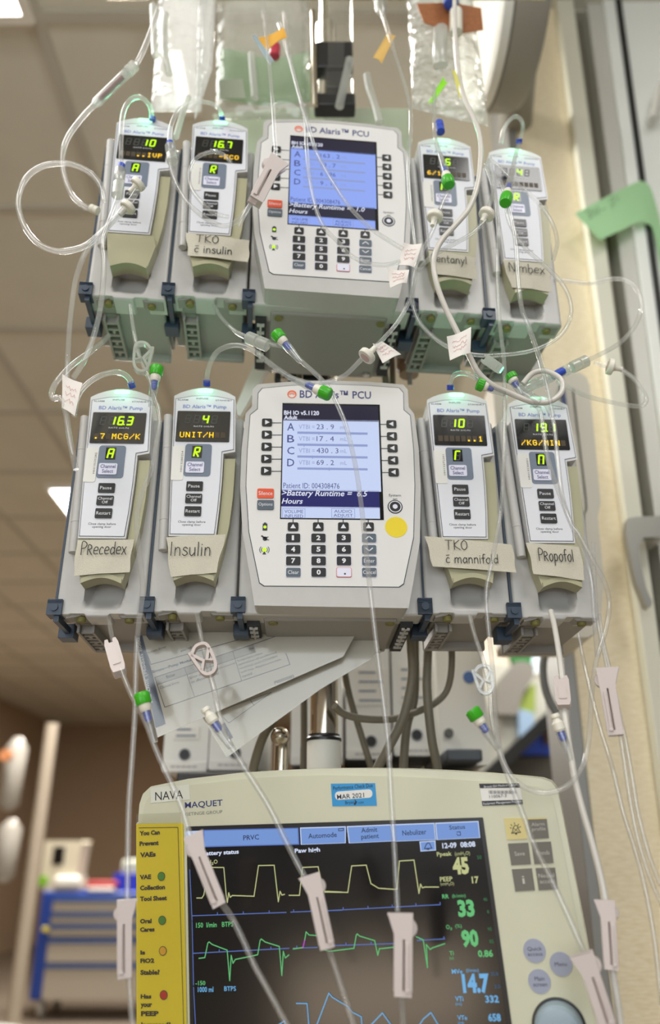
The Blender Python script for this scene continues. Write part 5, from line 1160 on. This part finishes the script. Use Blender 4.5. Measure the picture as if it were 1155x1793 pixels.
# instruction sheets in clear sleeves
M_paper = mat('white_paper', (212, 207, 198), 0.6); M_navy = mat('navy_band', (38, 62, 98), 0.5); M_pgrey = mat('table_grey', (176, 172, 166), 0.6); M_pink2 = mat('print_ink', (64, 64, 70), 0.6)
zs6 = lambda x, y: (240+x/3.61, 1100+y/3.61)
def sheet(label, pts, Y, deco):
    M = Matrix.Translation((0, Y, 0)); t = thing('instruction_sheet', label, 'instruction sheet', M, 'laminated sheets hanging under the pumps')
    P = [(at(x, y, Y).x, at(x, y, Y).z) for x, y in pts]
    g = G(); g.prism(P, 0, 0.0006); deco(g, Y); g.obj('paper', [M_paper, M_navy, M_pgrey, M_pink2, M_white_ink], t)
    g = G(); g.prism([(p[0], p[1]) for p in P], -0.0014, -0.0010); g.poly(P, 0.0012, -0.0016, 0, True); g.obj('sleeve', [clear('sleeve_film2', (250,250,248), 0.04, 1.35, 0.1)], t)
    return t
def dA(g, Y):
    def p(x, y): q = at(*zs6(x, y), Y); return q.x, q.z
    def T(s, x0, y0, x1, y1, h, mi, off=0.0):
        a = p(x0, y0); b = p(x1, y1); L = math.hypot(b[0]-a[0], b[1]-a[1]); H = h*0.80/(3.61*1400)
        cx, cz = (a[0]+b[0])/2, (a[1]+b[1])/2; g.text(s, cx-L/2, cx+L/2, cz-H/2, cz+H/2, -0.0008, mi, off, 0.0, math.atan2(b[1]-a[1], b[0]-a[0]))
    g.prism([p(-30,-60), p(2,-70), p(180,605), p(118,630)], -0.0004, 0.0, 1)
    T('PC Unit (Models 8000', 92, 470, 10, 60, 26, 4, 0.01)
    g.poly([p(50,125), p(88,230), p(760,40)], 0.0006, -0.0006, 3)
    g.prism([p(115,312), p(735,105), p(750,150), p(132,357)], -0.0004, 0.0, 2)
    g.poly([p(112,312), p(735,102), p(965,20)], 0.0006, -0.0006, 3); g.poly([p(112,312), p(175,500), p(965,230), p(940,160)], 0.0006, -0.0006, 3)
    for a, b in (((300,250),(362,430)), ((605,150),(660,330)), ((130,357),(750,150))): g.line(p(*a), p(*b), 0.0004, -0.0006, 3)
    T('Errors\u2014Pump Module', 98, 280, 355, 198, 22, 1, 0.03); T('Error', 185, 310, 242, 293, 20, 3, 0.03); T('Channel Error', 145, 378, 268, 340, 17, 3)
    T('System Error', 68, 158, 186, 118, 17, 3); T('attached device', 275, 145, 400, 100, 17, 3)
    T('Error detected', 333, 316, 470, 268, 17, 3); T('on affected channel', 342, 342, 515, 284, 17, 3); T('replace rotation steps', 500, 262, 622, 220, 15, 3)
    for k, s in enumerate(('To silence alarm, continue', 'operation of unaffected', 'module(s), press CONFIRM', 'soft key. Replace module', 'needed.')):
        x1 = (790, 880, 885, 910, 730)[k]; x0 = 632+k*8; y0 = 210+k*24; T(s, x0, y0, x1, y0-(x1-x0)*0.33, 16, 3)
    T('P00000082', 868, 346, 992, 302, 19, 3, 0.01); T('the', 706, 134, 736, 124, 16, 3)
def dB(g, Y):
    def p(x, y): q = at(*zs6(x, y), Y); return q.x, q.z
    g.poly([p(480,535), p(850,405), p(580,600), p(545,565)], 0.0004, -0.0006, 3); g.line(p(715,455), p(740,490), 0.0004, -0.0006, 3)
    g.line(p(548,610), p(592,690), 0.0035, -0.0006, 1)
    for k in range(5):
        for j in range(4): g.line(p(1000+k*14+j*52, 185+k*22-j*22), p(1040+k*14+j*52, 168+k*22-j*22), 0.0008, -0.0006, 3)
    g.line(p(1020,260), p(1300,130), 0.0004, -0.0006, 3)
sheet('laminated instruction sheet with navy band and error table under the lower pumps', [(226,1080),(276,1291),(352,1258),(600,1150),(640,1080)], 0.790, dA)
sheet('rear laminated sheet in clear sleeve with slanted edge down to the knob', [(345,1240),(397,1325),(404,1321),(560,1207),(652,1152),(664,1135),(648,1085),(480,1085)], 0.806, dB)
# grey power and data cables
M_cable = mat('grey_cable', (122, 116, 100), 0.5)
for lab, pts, r in (('grey cable hanging left of the other two under the lower pumps', [(716,1080,.88),(719,1130,.88),(721,1186,.89),(706,1255,.90),(681,1307,.91),(655,1360,.92),(640,1440,.93)], .0052),
    ('grey cable hanging straight behind the first one', [(726,1080,.93),(726,1134,.93),(725,1220,.94),(712,1272,.94),(706,1345,.95),(704,1440,.95)], .0050),
    ('grey cable hanging farthest right under the lower pumps', [(748,1080,.90),(749,1134,.90),(747,1203,.90),(755,1290,.91),(766,1350,.92),(775,1440,.93)], .0050),
    ('grey cable sagging in a wide loop from the pole bolt', [(585,1236,.87),(600,1249,.88),(625,1257,.89),(657,1260,.90),(692,1258,.92),(726,1248,.935),(761,1231,.935),(782,1208,.93),(790,1170,.92),(788,1120,.91),(770,1070,.90)], .0040),
    ('thin grey cable slanting behind the pole sleeve to the right', [(596,1120,.97),(602,1168,.97),(612,1220,.98),(633,1290,.98),(655,1365,.99),(665,1440,.99)], .0040),
    ('grey cable curving below the sleeve edge left of the knob', [(492,1240,.90),(470,1272,.91),(454,1307,.92),(441,1360,.93),(436,1440,.93)], .0052),
    ('thin grey cable straight up left of the pole', [(533,1150,1.0),(532,1231,1.0),(532,1300,1.0),(531,1440,1.0),(531,2900,1.0)], .0042),
    ('dark cable hanging between the rows near the plug', [(662,560,.84),(668,620,.85),(674,660,.86),(680,720,.88)], .0045), ('dark cable between the rows left of the plug', [(684,560,.86),(686,620,.87),(688,720,.88)], .0040)):
    g = G(); g.tube([at(*p) for p in pts], r, 14); tag(g.obj('cable', [M_cable], None, sharp=60), lab, 'cable', 'cables behind the pumps')
# plug between the rows
pb = at(715, 645, 0.85); t = thing('power_plug', 'beige round power plug between the rows', 'plug', pb)
g = G(); g.lathe((0, 0, 0.03), (0, 0, -1), [(0, 0.010), (0.006, 0.0155), (0.030, 0.0155), (0.034, 0.0125), (0.040, 0.012)], 28); g.obj('plug_body', [mat('plug_beige', (150, 124, 98), 0.5)], t)
g = G(); g.box(-0.003, 0.003, -0.009, -0.007, -0.030, -0.008); g.obj('prong', [M_steel], t, bevel=0.0006)
# white arm seen between the two rows
px_arm = px_prism('mounting_bar', [(450,622),(478,628),(420,728),(408,722)], 0.86, 0.012, M_offw, 0.002); tag(px_arm, 'white slanted arm between the rows beside lower control unit', 'mounting bar')
# ring binders on the dark shelf
M_bind = mat('binder_grey', (224, 224, 220), 0.55); M_strip = mat('binder_strip', (224, 222, 216), 0.5); M_hole = mat('finger_hole_black', (30, 34, 36), 0.5)
def binder(label, x0, x1, ytop, ybot, Y, hole, text=True, win=None, depth=0.26, lean=0):
    a = at(x0, ybot, Y); b = at(x1, ybot-lean, Y); c = at(x0, ytop, Y)
    W_ = b.x-a.x; H = c.z-a.z; t = thing('ring_binder', label, 'ring binder', (a.x, Y, a.z), 'binders on the shelf behind the monitor')
    t.rotation_euler = (0, -math.atan2(b.z-a.z, W_), 0)
    g = G(); g.prism(rrect(0, W_, 0, H, 0.004), 0, depth); g.obj('cover', [M_bind], t, bevel=0.002)
    kx = W_/(x1-x0); hx = (hole[0]-x0)*kx; hz = at(hole[0], hole[1], Y).z-a.z
    g = G(); g.lathe((hx, -0.0004, hz), (0, -1, 0), [(0, 0.0085), (0.0012, 0.0083), (0.0014, 0.0070)], 28, 0); g.disc(hx, hz, 0.0068, -0.0020, 1); g.obj('finger_ring', [M_steel if False else mat('ring_dark', (92, 96, 98), 0.4), M_hole], t)
    g = G(); g.prism([(0.002, 0.001), (W_-0.002, 0.001), (W_-0.002, 0.014), (0.002, 0.014)], -0.0012, 0); 
    for k in range(5): g.line((W_*(.2+.12*k), 0.0075), (W_*(.28+.12*k), 0.0075), 0.002, -0.0015, 1)
    g.obj('base_strip', [M_strip, mat('faint_ink', (150, 150, 152), 0.6)], t)
    if win:
        g = G(); wx0, wx1 = (win[0]-x0)*kx, (win[1]-x0)*kx; z1 = at(x0, win[2], Y).z-a.z; z0 = at(x0, win[3], Y).z-a.z
        g.prism([(wx0, z0), (wx1, z0), (wx1, z1), (wx0, z1)], -0.0012, 0, 0)
        n = max(2, int((z1-z0)/0.012))
        for k in range(n): 
            zz = z1-(k+.5)*(z1-z0)/n; g.line((wx0+(wx1-wx0)*.15, zz), (wx0+(wx1-wx0)*(.85 if k % 2 else .65), zz), 0.0028, -0.0015, 1)
        g.obj('spine_label', [M_strip, mat('bluegrey_ink', (112, 128, 148), 0.6)], t)
    return t
binder('grey ring binder farthest left, with small label above its finger hole', 283, 362, 1180, 1352, 1.22, (321,1321), win=(298,345,1272,1294))
binder('grey ring binder second from left, behind the white port', 364, 452, 1180, 1349, 1.22, (410,1318))
binder('grey ring binder third from left, right of the chrome knob', 508, 600, 1160, 1340, 1.24, (556,1310))
binder('grey ring binder with blue printed label left of the hanging cables', 606, 686, 1090, 1330, 1.22, (650,1298), win=(622,680,1170,1235))
binder('grey ring binder with blue printed label behind the hanging cables', 690, 768, 1085, 1324, 1.22, (731,1287), win=(700,752,1165,1230))
g = G(); a = at(318, 1352, 1.20); b = at(845, 1345, 1.20); g.box(a.x, b.x, 1.16, 1.52, a.z-0.03, a.z-0.003); sh = g.obj('shelf', [mat('shelf_dark', (44, 42, 40), 0.5)], None, bevel=0.003)
for xx in (a.x+0.06, b.x-0.06): g = G(); g.box(xx-0.02, xx+0.02, 1.36, 1.40, 0.0, a.z-0.03); g.obj('upright', [mat('shelf_dark', (44, 42, 40))], sh)
if 1: pass; tag(sh, 'dark shelf board carrying the grey binders', 'shelf')
a = at(772, 1340, 1.18); b = at(842, 1120, 1.18)
t = thing('equipment_box', 'tall pale grey equipment box with blue dot, right of the binders', 'equipment box', (a.x, 1.18, a.z))
W_, H_ = b.x-a.x, b.z-a.z; g = G(); g.prism(rrect(0, W_, 0, H_, 0.006), 0, 0.22); g.obj('case', [mat('box_pale', (232, 230, 220), 0.5)], t, bevel=0.004)
q = at(821, 1186, 1.18); g = G(); g.lathe((q.x-a.x, -0.0002, q.z-a.z), (0, -1, 0), [(0, 0.009), (0.0012, 0.0085)], 24); g.obj('blue_dot', [mat('dot_blue', (84, 116, 176), 0.5)], t)
q = at(785, 1284, 1.18); g = G(); g.lathe((q.x-a.x, 0, q.z-a.z), (0, -1, 0), [(0, 0.007), (0.008, 0.006)], 20); g.obj('socket', [mat('socket_grey', (96, 96, 90), 0.5)], t)
g = G(); q0 = at(778, 1332, 1.12); q1 = at(840, 1322, 1.12); g.box(q0.x, q1.x, 1.10, 1.18, q0.z-0.003, q1.z+0.006); tag(g.obj('tray', [mat('tray_dark', (64, 70, 76), 0.4)], None, bevel=0.003), 'small dark grey tray below the pale equipment box', 'tray')
# grey moulded housing at the right of the lower row
M_mould = mat('moulded_grey_beige', (206, 200, 186), 0.5)
mh = px_prism('wall_module', [(860,650),(1014,652),(1026,660),(1032,676),(1051,880),(1046,905),(1057,1015),(1052,1085),(1044,1108),(1028,1116),(900,1116)], 1.06, 0.12, M_mould, 0.010); tag(mh, 'grey beige moulded housing standing behind the Propofol pump', 'wall module')
g = G(); P = [at(x, y, 1.057) for x, y in [(1003,680),(1012,760),(1026,880),(1022,907),(1030,1000)]]; g.tube(P, 0.0012, 8); g.obj('seam', [mat('seam_grey', (110, 106, 96), 0.6)], mh)
g = G(); a = at(981, 668, 1.05); b = at(993, 742, 1.05); g.box(a.x, b.x, 1.04, 1.06, b.z, a.z); g.obj('blue_latch', [mat('latch_navy', (44, 58, 104), 0.5)], mh, bevel=0.002)

# ================================================================= bags and parts hanging at the top
M_bag = clear('bag_film', (246, 247, 244), 0.16, 1.42, 0.10, 0.55, 26)
M_bagc = clear('bag_film_crinkled', (246, 247, 244), 0.34, 1.5, 0.10, 1.0, 60, (246, 246, 240))
M_bagw = clear('bag_film_overexposed', (252, 252, 250), 0.62, 1.5, 0.12, 0.9, 30, (250, 250, 248))  # whiter, milkier film: overexposed glare on clear bags is put into its colour
def bag(label, quad, Y, th, m, name='infusion_bag'):
    q = [at(x, y, Y) for x, y in quad]; t = thing(name, label, 'infusion bag', q[3], 'bags hanging above the upper pumps'); o = q[3]
    nx, ny = 18, 26; g = G(); v = []
    for s in (-1, 1):
        for j in range(ny+1):
            for i in range(nx+1):
                u, w_ = i/nx, j/ny; p = (q[0]*(1-u)+q[1]*u)*(1-w_)+(q[3]*(1-u)+q[2]*u)*w_
                b = (max(0, 1-(2*u-1)**4))**0.5*(max(0, 1-(2*w_-1)**6))**0.5
                wr = 0.12*noise.noise(Vector((u*5, w_*7, s*3.1)))
                v.append(p-o+Vector((0, s*th*b*(1+wr*2), 0)))
    N = (nx+1); n1 = N*(ny+1)
    f = [(j*N+i, (j+1)*N+i, (j+1)*N+i+1, j*N+i+1) for j in range(ny) for i in range(nx)]
    g.add(v, f+[tuple(n1+k for k in reversed(ff)) for ff in f]); g.obj('bag_body', [m], t, sharp=70)
    return t, o
def sub_tube(t, o, pts, r, m, name='port_tube'):
    g = G(); g.tube([at(*p)-o for p in pts], r, 14); return g.obj(name, [m], t, sharp=60)
t, o = bag('bright clear fluid bag at top left, above the upper left end pump', [(286,-120),(372,-120),(352,196),(264,196)], .74, .018, M_bagw)
for k, pts in enumerate(([(290,25,.71),(288,60,.71),(290,100,.71),(296,130,.715)], [(268,10,.70),(270,60,.70),(272,98,.70)])): sub_tube(t, o, pts, .0045, M_frost)
t, o = bag('slimmer bright clear bag hanging just right of the top left bag', [(352,-120),(384,-120),(372,120),(340,215)], .72, .010, M_bagw)
sub_tube(t, o, [(330,170,.70),(318,205,.69),(308,240,.675)], .0035, M_frost)
t, o = bag('large clear bag with green paper label above the second upper pump', [(380,-120),(540,-120),(542,205),(378,210)], .80, .022, M_bag)
Pq = [at(x, y, .84)-o for x, y in ((380,82),(415,88),(455,100),(500,100),(541,88),(544,178),(460,185),(379,172))]
g = G(); g.prism([(p.x, p.z) for p in Pq], Pq[0].y, Pq[0].y+0.0006); g.obj('green_label', [mat('label_green', (126, 172, 112), 0.6)], t, label='green paper label')
Pq = [at(x, y, .775)-o for x, y in ((383,140),(424,138),(430,172),(384,172))]
g = G(); g.prism([(p.x, p.z) for p in Pq], Pq[0].y, Pq[0].y+0.0006); g.obj('grey_patch', [mat('label_grey', (150, 156, 138), 0.6)], t)
for x, y, n_ in ((476,92,'red_port'),): 
    g = G(); g.cyl(at(x+6, y-12, .775)-o, at(x+4, y+8, .775)-o, .0075, n=18); g.obj(n_, [mat('port_red', (188, 52, 72), 0.35)], t, bevel=0.002)
sub_tube(t, o, [(440,95,.77),(442,120,.77),(446,172,.77)], .0050, M_frost, 'injection_port')
t, o = bag('crinkled clear bag with brown label at top right above Fentanyl pump', [(708,-120),(812,-120),(856,222),(722,190)], .76, .020, M_bagc)
Pq = [at(x, y, .735)-o for x, y in ((728,6),(790,4),(842,14),(846,52),(800,60),(770,48),(742,40))]
g = G(); g.prism([(p.x, p.z) for p in Pq], Pq[0].y, Pq[0].y+0.0008); g.obj('brown_label', [mat('label_brown', (150, 92, 52), 0.5, noise_amt=0.15, nscale=200)], t, label='torn brown label')
sub_tube(t, o, [(772,52,.73),(770,90,.73),(771,115,.735)], .0095, M_frost, 'outlet_port')
g = G(); g.cyl(at(798,20,.725)-o, at(798,58,.725)-o, .0085, n=20); g.obj('spike_port', [M_ivory], t, bevel=0.001)
g = G(); g.cyl(at(784,-20,.72)-o, at(790,8,.72)-o, .010, n=20); g.obj('blue_fitting', [M_blue], t, bevel=0.002)
# paper tags
def paper_tag(label, quad, Y, m, col):
    o = flag(None, quad, Y, Y-0.004, False, m, 'paper_tag'); return tag(o, label, 'paper tag', 'coloured tags on the tubing at the top')
paper_tag('orange yellow tag bent over a red port before the green label', [(452,66),(496,50),(502,66),(466,86)], .655, mat('tag_amber', (226, 168, 52), 0.6), 0)
paper_tag('pale blue plastic strip below the orange tag before the green label', [(440,60),(446,62),(480,108),(473,112)], .652, mat('tag_pale_blue', (176, 192, 208), 0.5), 0)
paper_tag('ochre tag hanging alone on a thin tube right of the black block', [(680,54),(692,64),(668,112),(653,98)], .672, mat('tag_ochre', (206, 168, 92), 0.6), 0)
paper_tag('lime green tag leaning left before the top right bag', [(776,134),(783,146),(757,182),(748,180)], .69, mat('tag_lime', (140, 222, 36), 0.5), 0)
paper_tag('narrow yellow tag twisted on the white tube before the top right bag', [(790,118),(796,124),(812,172),(805,170)], .645, mat('tag_yellow', (212, 206, 60), 0.5), 0)
# clear chamber with black block
c0 = at(588, 192, .79); c1 = at(588, -60, .79)
t = thing('clear_chamber', 'clear plastic chamber holding a black block behind upper control unit', 'chamber', c0); H = (c1-c0)
g = G(); g.lathe((0, 0, 0), H, [(0, .020), (.002, .024), (H.length, .024)], 32); g.obj('chamber_wall', [clear('chamber_wall', (246,246,244), 0.06, 1.4, 0.05)], t)
for q0, q1, yy, nm in (((553,78),(618,124),.775,'black_block'), ((570,124),(602,160),.78,'black_stem'), ((550,168),(622,190),.775,'black_base')):
    a, b = at(*q0, yy)-c0, at(*q1, yy)-c0; g = G(); g.box(a.x, b.x, a.y-.006, a.y+.016, b.z, a.z); g.obj(nm, [M_blackp], t, bevel=0.003)
g = G(); a, b = at(612, 105, .765)-c0, at(594, 186, .765)-c0; g.cyl(a, b, .006, n=16); g.obj('side_nozzle', [M_frost], t)
g = G(); a, b = at(548, 20, .768)-c0, at(552, 185, .768)-c0; g.cyl(a, b, .0035, n=14); g.obj('metal_rod', [M_chrome], t)
# clear plate behind the upper control unit
pp = px_prism('acrylic_screen', [(372,200),(520,188),(716,190),(720,300),(400,300)], .845, .004, clear('panel_film', (226, 236, 222), 0.80, 1.4, 0.15, bodycol=(206, 214, 198)), 0.001); tag(pp, 'frosted clear panel rising behind the upper control unit', 'panel')
# small drip chamber and hook at the top middle
t = thing('drip_chamber', 'small clear drip chamber at top middle above the ochre tag', 'drip chamber', at(668, 30, .67))
g = G(); a = at(662, -30, .67)-at(668, 30, .67); g.lathe(a, -a, [(0, .007), (a.length*.8, .007), (a.length, .0025)], 20); g.obj('chamber', [M_hard], t)
o = at(648, 188, .72); t = thing('hook', 'short shiny tube end pointing up behind upper control unit', 'tube end', o)
g = G(); g.tube([at(642,132,.72)-o, at(646,156,.72)-o, at(656,185,.72)-o, at(664,215,.72)-o], .0050, 14); g.obj('tube', [M_frost], t)
# hanger the bags are hooked on, above the picture
hg = thing('bag_hanger', 'chrome hanger rail above the pumps', 'hanger', (pz.x, 0.90, 2.35))
g = G(); g.cyl((-0.32, -0.12, 0), (0.32, -0.12, 0), 0.006, n=16); g.obj('rail', [M_chrome], hg); g = G(); g.cyl((0, -0.12, 0), (0, 0, 0), 0.006, n=16); g.obj('arm', [M_chrome], hg)

# ================================================================= far room: crash cart and clutter
M_cblue = mat('cart_blue', (26, 60, 142), 0.4); M_cgrey = mat('drawer_grey', (168, 160, 146), 0.45); M_ctrim = mat('drawer_trim_blue', (58, 82, 130), 0.5)
CYc = 7.2
a = at(66, 1768, CYc); zc0 = 0.0; xl = at(68, 1600, CYc).x; xr = xl+1.02; ct = 0.90
t = thing('crash_cart', 'blue medical cart with pale grey drawers by the far wall', 'medical cart', (xl, CYc, 0))
W_ = xr-xl
g = G(); g.box(0, W_, 0.0, 0.5, 0.13, ct); g.obj('cabinet', [M_cblue], t, bevel=0.02)
def zr(py): return at(100, py, CYc-0.02).z
for (y0, y1) in ((1578,1597),(1604,1618),(1625,1640),(1650,1686),(1694,1752)):
    g = G(); z1, z0 = zr(y0), zr(y1); g.box(0.11, W_-0.11, -0.035, 0.0, z0, z1); d = g.obj('drawer', [M_cgrey], t, bevel=0.008)
    g = G(); g.box(0.11, W_-0.11, -0.05, -0.03, z1-0.004, z1+0.022); g.obj('handle_strip', [M_ctrim], d, bevel=0.004)
for x in (0.10, W_-0.10):
    for y in (0.06, 0.44):
        g = G(); g.cyl((x-0.02, y, 0.065), (x+0.02, y, 0.065), 0.065, n=24); g.box(x-0.03, x+0.03, y-0.03, y+0.03, 0.07, 0.14); g.obj('caster', [mat('caster_grey', (150, 146, 138), 0.5)], t, bevel=0.004)
g = G(); g.box(0.05, 0.10, -0.03, -0.0, 0.61, 0.645); g.obj('yellow_tag', [mat('tag_bright_yellow', (224, 206, 60), 0.5)], t, bevel=0.006)
def onto(px, py, Y): p = at(px, py, Y); return p
p = onto(75, 1553, CYc+0.15); t = thing('defibrillator', 'cream monitor defibrillator with dark screen on the blue cart', 'defibrillator', (p.x, CYc+0.1, ct))
h = at(100, 1472, CYc+0.1).z-ct; w_ = at(140, 1500, CYc+.1).x-p.x
g = G(); g.prism([(0.02, 0), (w_+0.05, 0), (w_, h*0.35), (w_+0.02, h), (0, h), (0.0, h*0.35)], -0.05, 0.22); g.obj('case', [mat('defib_cream', (202, 194, 172), 0.5)], t, bevel=0.02)
g = G(); g.box(w_*0.28, w_*0.60, -0.06, -0.045, h*0.52, h*0.88); g.obj('screen', [M_black], t, bevel=0.004)
g = G(); g.box(w_*0.45, w_*1.15, -0.10, -0.04, h*0.08, h*0.30); g.obj('paddle', [M_offw], t, bevel=0.02)
g = G(); g.cyl((w_*0.10, -0.05, h*0.20), (w_*0.10, -0.07, h*0.20), 0.04, n=20); g.obj('green_knob', [mat('lime_plastic', (120, 178, 40), 0.4)], t)
p = onto(122, 1560, CYc); t2 = thing('red_tray', 'red and white tray on top of the blue cart', 'tray', (p.x+0.12, CYc-0.14+0.15, ct)); g = G(); w2 = at(178, 1555, CYc).x-p.x
g.box(0, w2, 0, 0.2, 0.02, 0.075); g.obj('tray_body', [mat('tray_red', (178, 60, 64), 0.5)], t2, bevel=0.01); g = G(); g.box(0.02, w2-0.02, -0.01, 0.18, 0.0, 0.03); g.obj('paper_pad', [M_offw], t2, bevel=0.006)
p = onto(193, 1560, CYc); t2 = thing('blue_bin', 'bright blue open bin on right end of the cart', 'bin', (p.x, CYc+0.05, ct)); g = G(); g.prism([(0.03, 0), (0.34, 0), (0.37, 0.13), (0, 0.13)], 0, 0.25); g.obj('bin_body', [mat('bin_blue', (36, 52, 190), 0.45)], t2, bevel=0.01)
g = G(); g.box(0.05, 0.3, 0.03, 0.2, 0.10, 0.24); g.obj('contents', [mat('contents_grey', (176, 180, 168), 0.7)], t2, bevel=0.03)
# far left stand with clear bags
p = at(22, 1793, 4.6); t = thing('iv_stand', 'blurred pale stand with clear bags at the left edge of the far room', 'stand', (p.x, 4.6, 0))
g = G(); g.cyl((0, 0, 0.05), (0, 0, 1.86), 0.035, n=18); g.obj('stand_pole', [mat('stand_pale', (172, 158, 140), 0.6)], t)
for z0, z1, dx in ((1.40, 1.78, -0.16), (1.05, 1.36, -0.13)):
    g = G(); g.lathe((dx, -0.05, z0), (0, 0, 1), [(0, .018), (.03, .055), ((z1-z0)*.85, .06), (z1-z0, .02)], 20); g.obj('fluid_bag', [mat('far_bag_grey', (168, 162, 152), 0.3)], t, sharp=60)
q = at(8, 1322, 4.4); g = G(); g.lathe((q.x-p.x, -0.2, q.z), (0, 1, 0), [(0, .03), (.04, .03)], 18); g.obj('orange_cap', [mat('cap_orange', (214, 140, 92), 0.5)], t)
g = G(); g.lathe((0, 0, 0), (0, 0, 1), [(0, .26), (.03, .25), (.06, .04)], 28); g.obj('stand_base', [M_offw], t)
p = at(10, 1785, 2.6); t = thing('metal_basin', 'pale metal basin corner at the bottom left', 'basin', (p.x-0.1, 2.6, p.z-0.05)); g = G(); g.lathe((0, 0, -0.06), (0, 0, 1), [(0, .09), (.06, .15), (.075, .16), (.07, .14)], 32); g.obj('bowl', [mat('basin_grey', (200, 200, 192), 0.3)], t)
g = G(); g.cyl((0, 0, -(p.z-0.05)), (0, 0, -0.055), .03, n=16); g.obj('stem', [M_offw], t)
# right-hand glimpse between monitor and cream wall
FY = 3.0; WY = 3.5
a = at(700, 1300, WY); b = at(1120, 1300, WY); g = G(); g.box(a.x, b.x, WY, WY+0.1, 0, 3.0); struct(g.obj('wall_partition', [mat('partition_beige', (190, 180, 160), 0.8)]))
def far(name, label, cat, pts, Y, m, bevel=0.01, foot=False, end=None):
    P = [(at(x, y, Y).x, at(x, y, Y).z) for x, y in pts]
    if foot:
        zm = sum(p[1] for p in P)/len(P); P = [p if p[1] > zm else (p[0], 0.0) for p in P]
    g = G(); g.prism(P, Y, end or WY); return tag(g.obj(name, [m], None, bevel=bevel), label, cat)
far('whiteboard', 'pale board slanting behind the white ports at right', 'board', [(836,1160),(905,1165),(985,1215),(992,1235),(862,1350),(836,1352)], 3.40, mat('board_white', (216, 216, 206), 0.5))
far('black_rail', 'thick black diagonal rail across the far right glimpse', 'rail', [(846,1352),(985,1222),(1000,1222),(1000,1238),(874,1356)], 3.30, M_blackp, end=3.40)
far('blue_sign', 'bright blue board behind the diagonal black rail', 'board', [(905,1322),(1010,1322),(1012,1235),(1000,1230)], 3.44, mat('panel_blue', (60, 96, 224), 0.4))
far('brown_box', 'small brown box before the blue board', 'box', [(950,1272),(985,1262),(984,1276),(955,1306)], 3.405, mat('box_brown', (104, 78, 62), 0.6), end=3.44)
o = far('padded_backrest', 'grey rounded padded backrest right of the pale equipment box', 'backrest', [(868,1250),(874,1190),(900,1160),(916,1157),(936,1165),(934,1185),(915,1215),(905,1252)], 3.32, mat('chair_grey', (150, 146, 140), 0.6), 0.02, end=3.40)
far('green_folder', 'dark green folder above the grey padded backrest', 'folder', [(888,1120),(936,1120),(934,1168),(900,1162),(892,1150)], 3.45, mat('folder_green', (40, 128, 58), 0.5))
far('pink_poster', 'pale pink and green poster left of the green folder', 'poster', [(838,1110),(892,1110),(892,1178),(845,1215)], 3.46, mat('poster_pale', (236, 222, 204), 0.6))
far('lime_card', 'lime green card beside the grey padded backrest', 'card', [(908,1228),(930,1198),(937,1198),(936,1250),(908,1250)], 3.36, mat('card_lime', (164, 184, 84), 0.6), end=3.40)
far('blue_card', 'pale blue and white card below the lime card', 'card', [(906,1240),(934,1248),(934,1290),(912,1312)], 3.35, mat('card_blue', (176, 206, 240), 0.5), end=3.40)
for pts, lab in (([(822,1142),(842,1138),(846,1160),(830,1172)], 'small bright lamp left of the pale poster'), ([(934,1130),(949,1130),(948,1172),(934,1172)], 'small bright lamp right of the green folder')):
    o = far('wall_lamp', lab, 'lamp', pts, 3.42, glow('lamp_white', (240, 250, 255), 1.6), 0.004); o['group'] = 'small lamps in the far glimpse'
o = at(955, 1140, 1.2); t = thing('suction_hose', 'dark grey hose arching behind the Propofol tubing', 'hose', o)
g = G(); g.tube([at(x, y, 1.2)-o for x, y in ((962,1100),(957,1130),(950,1165),(953,1200),(962,1228),(975,1250))], .006, 14); g.obj('hose', [mat('hose_grey', (130, 132, 128), 0.4)], t)
g = G(); g.lathe(at(955,1135,1.2)-o, at(990,1128,1.2)-at(955,1135,1.2), [(0,.009),(.015,.014),(.03,.012),(.045,.007)], 20); g.obj('metal_fitting', [M_chrome], t)
far('supply_cart', 'navy blue cart seen between monitor and cream wall', 'cart', [(960,1540),(1052,1540),(1062,1830),(975,1830)], 2.7, mat('cart_navy', (34, 44, 92), 0.5), 0.02, True, end=2.99)
far('counter', 'grey counter behind the right corner of the monitor', 'counter', [(880,1408),(1046,1408),(1048,1500),(880,1500)], 3.0, mat('counter_grey', (128, 124, 108), 0.5), 0.02, True)
q = at(880, 1405, 3.0); a = at(950, 1396, 3.1); b = at(1008, 1396, 3.1); g = G(); g.box(a.x, b.x, 3.05, 3.3, q.z, q.z+0.035); tag(g.obj('white_tray', [mat('tray_white', (240, 240, 232), 0.4)], None, bevel=0.008), 'bright white tray on the grey counter', 'tray')
far('dark_cabinet', 'dark cabinet front between blue board and grey counter', 'cabinet', [(866,1326),(1020,1326),(1030,1400),(880,1400)], 3.42, mat('cabinet_dark', (70, 66, 60), 0.5), 0.01)
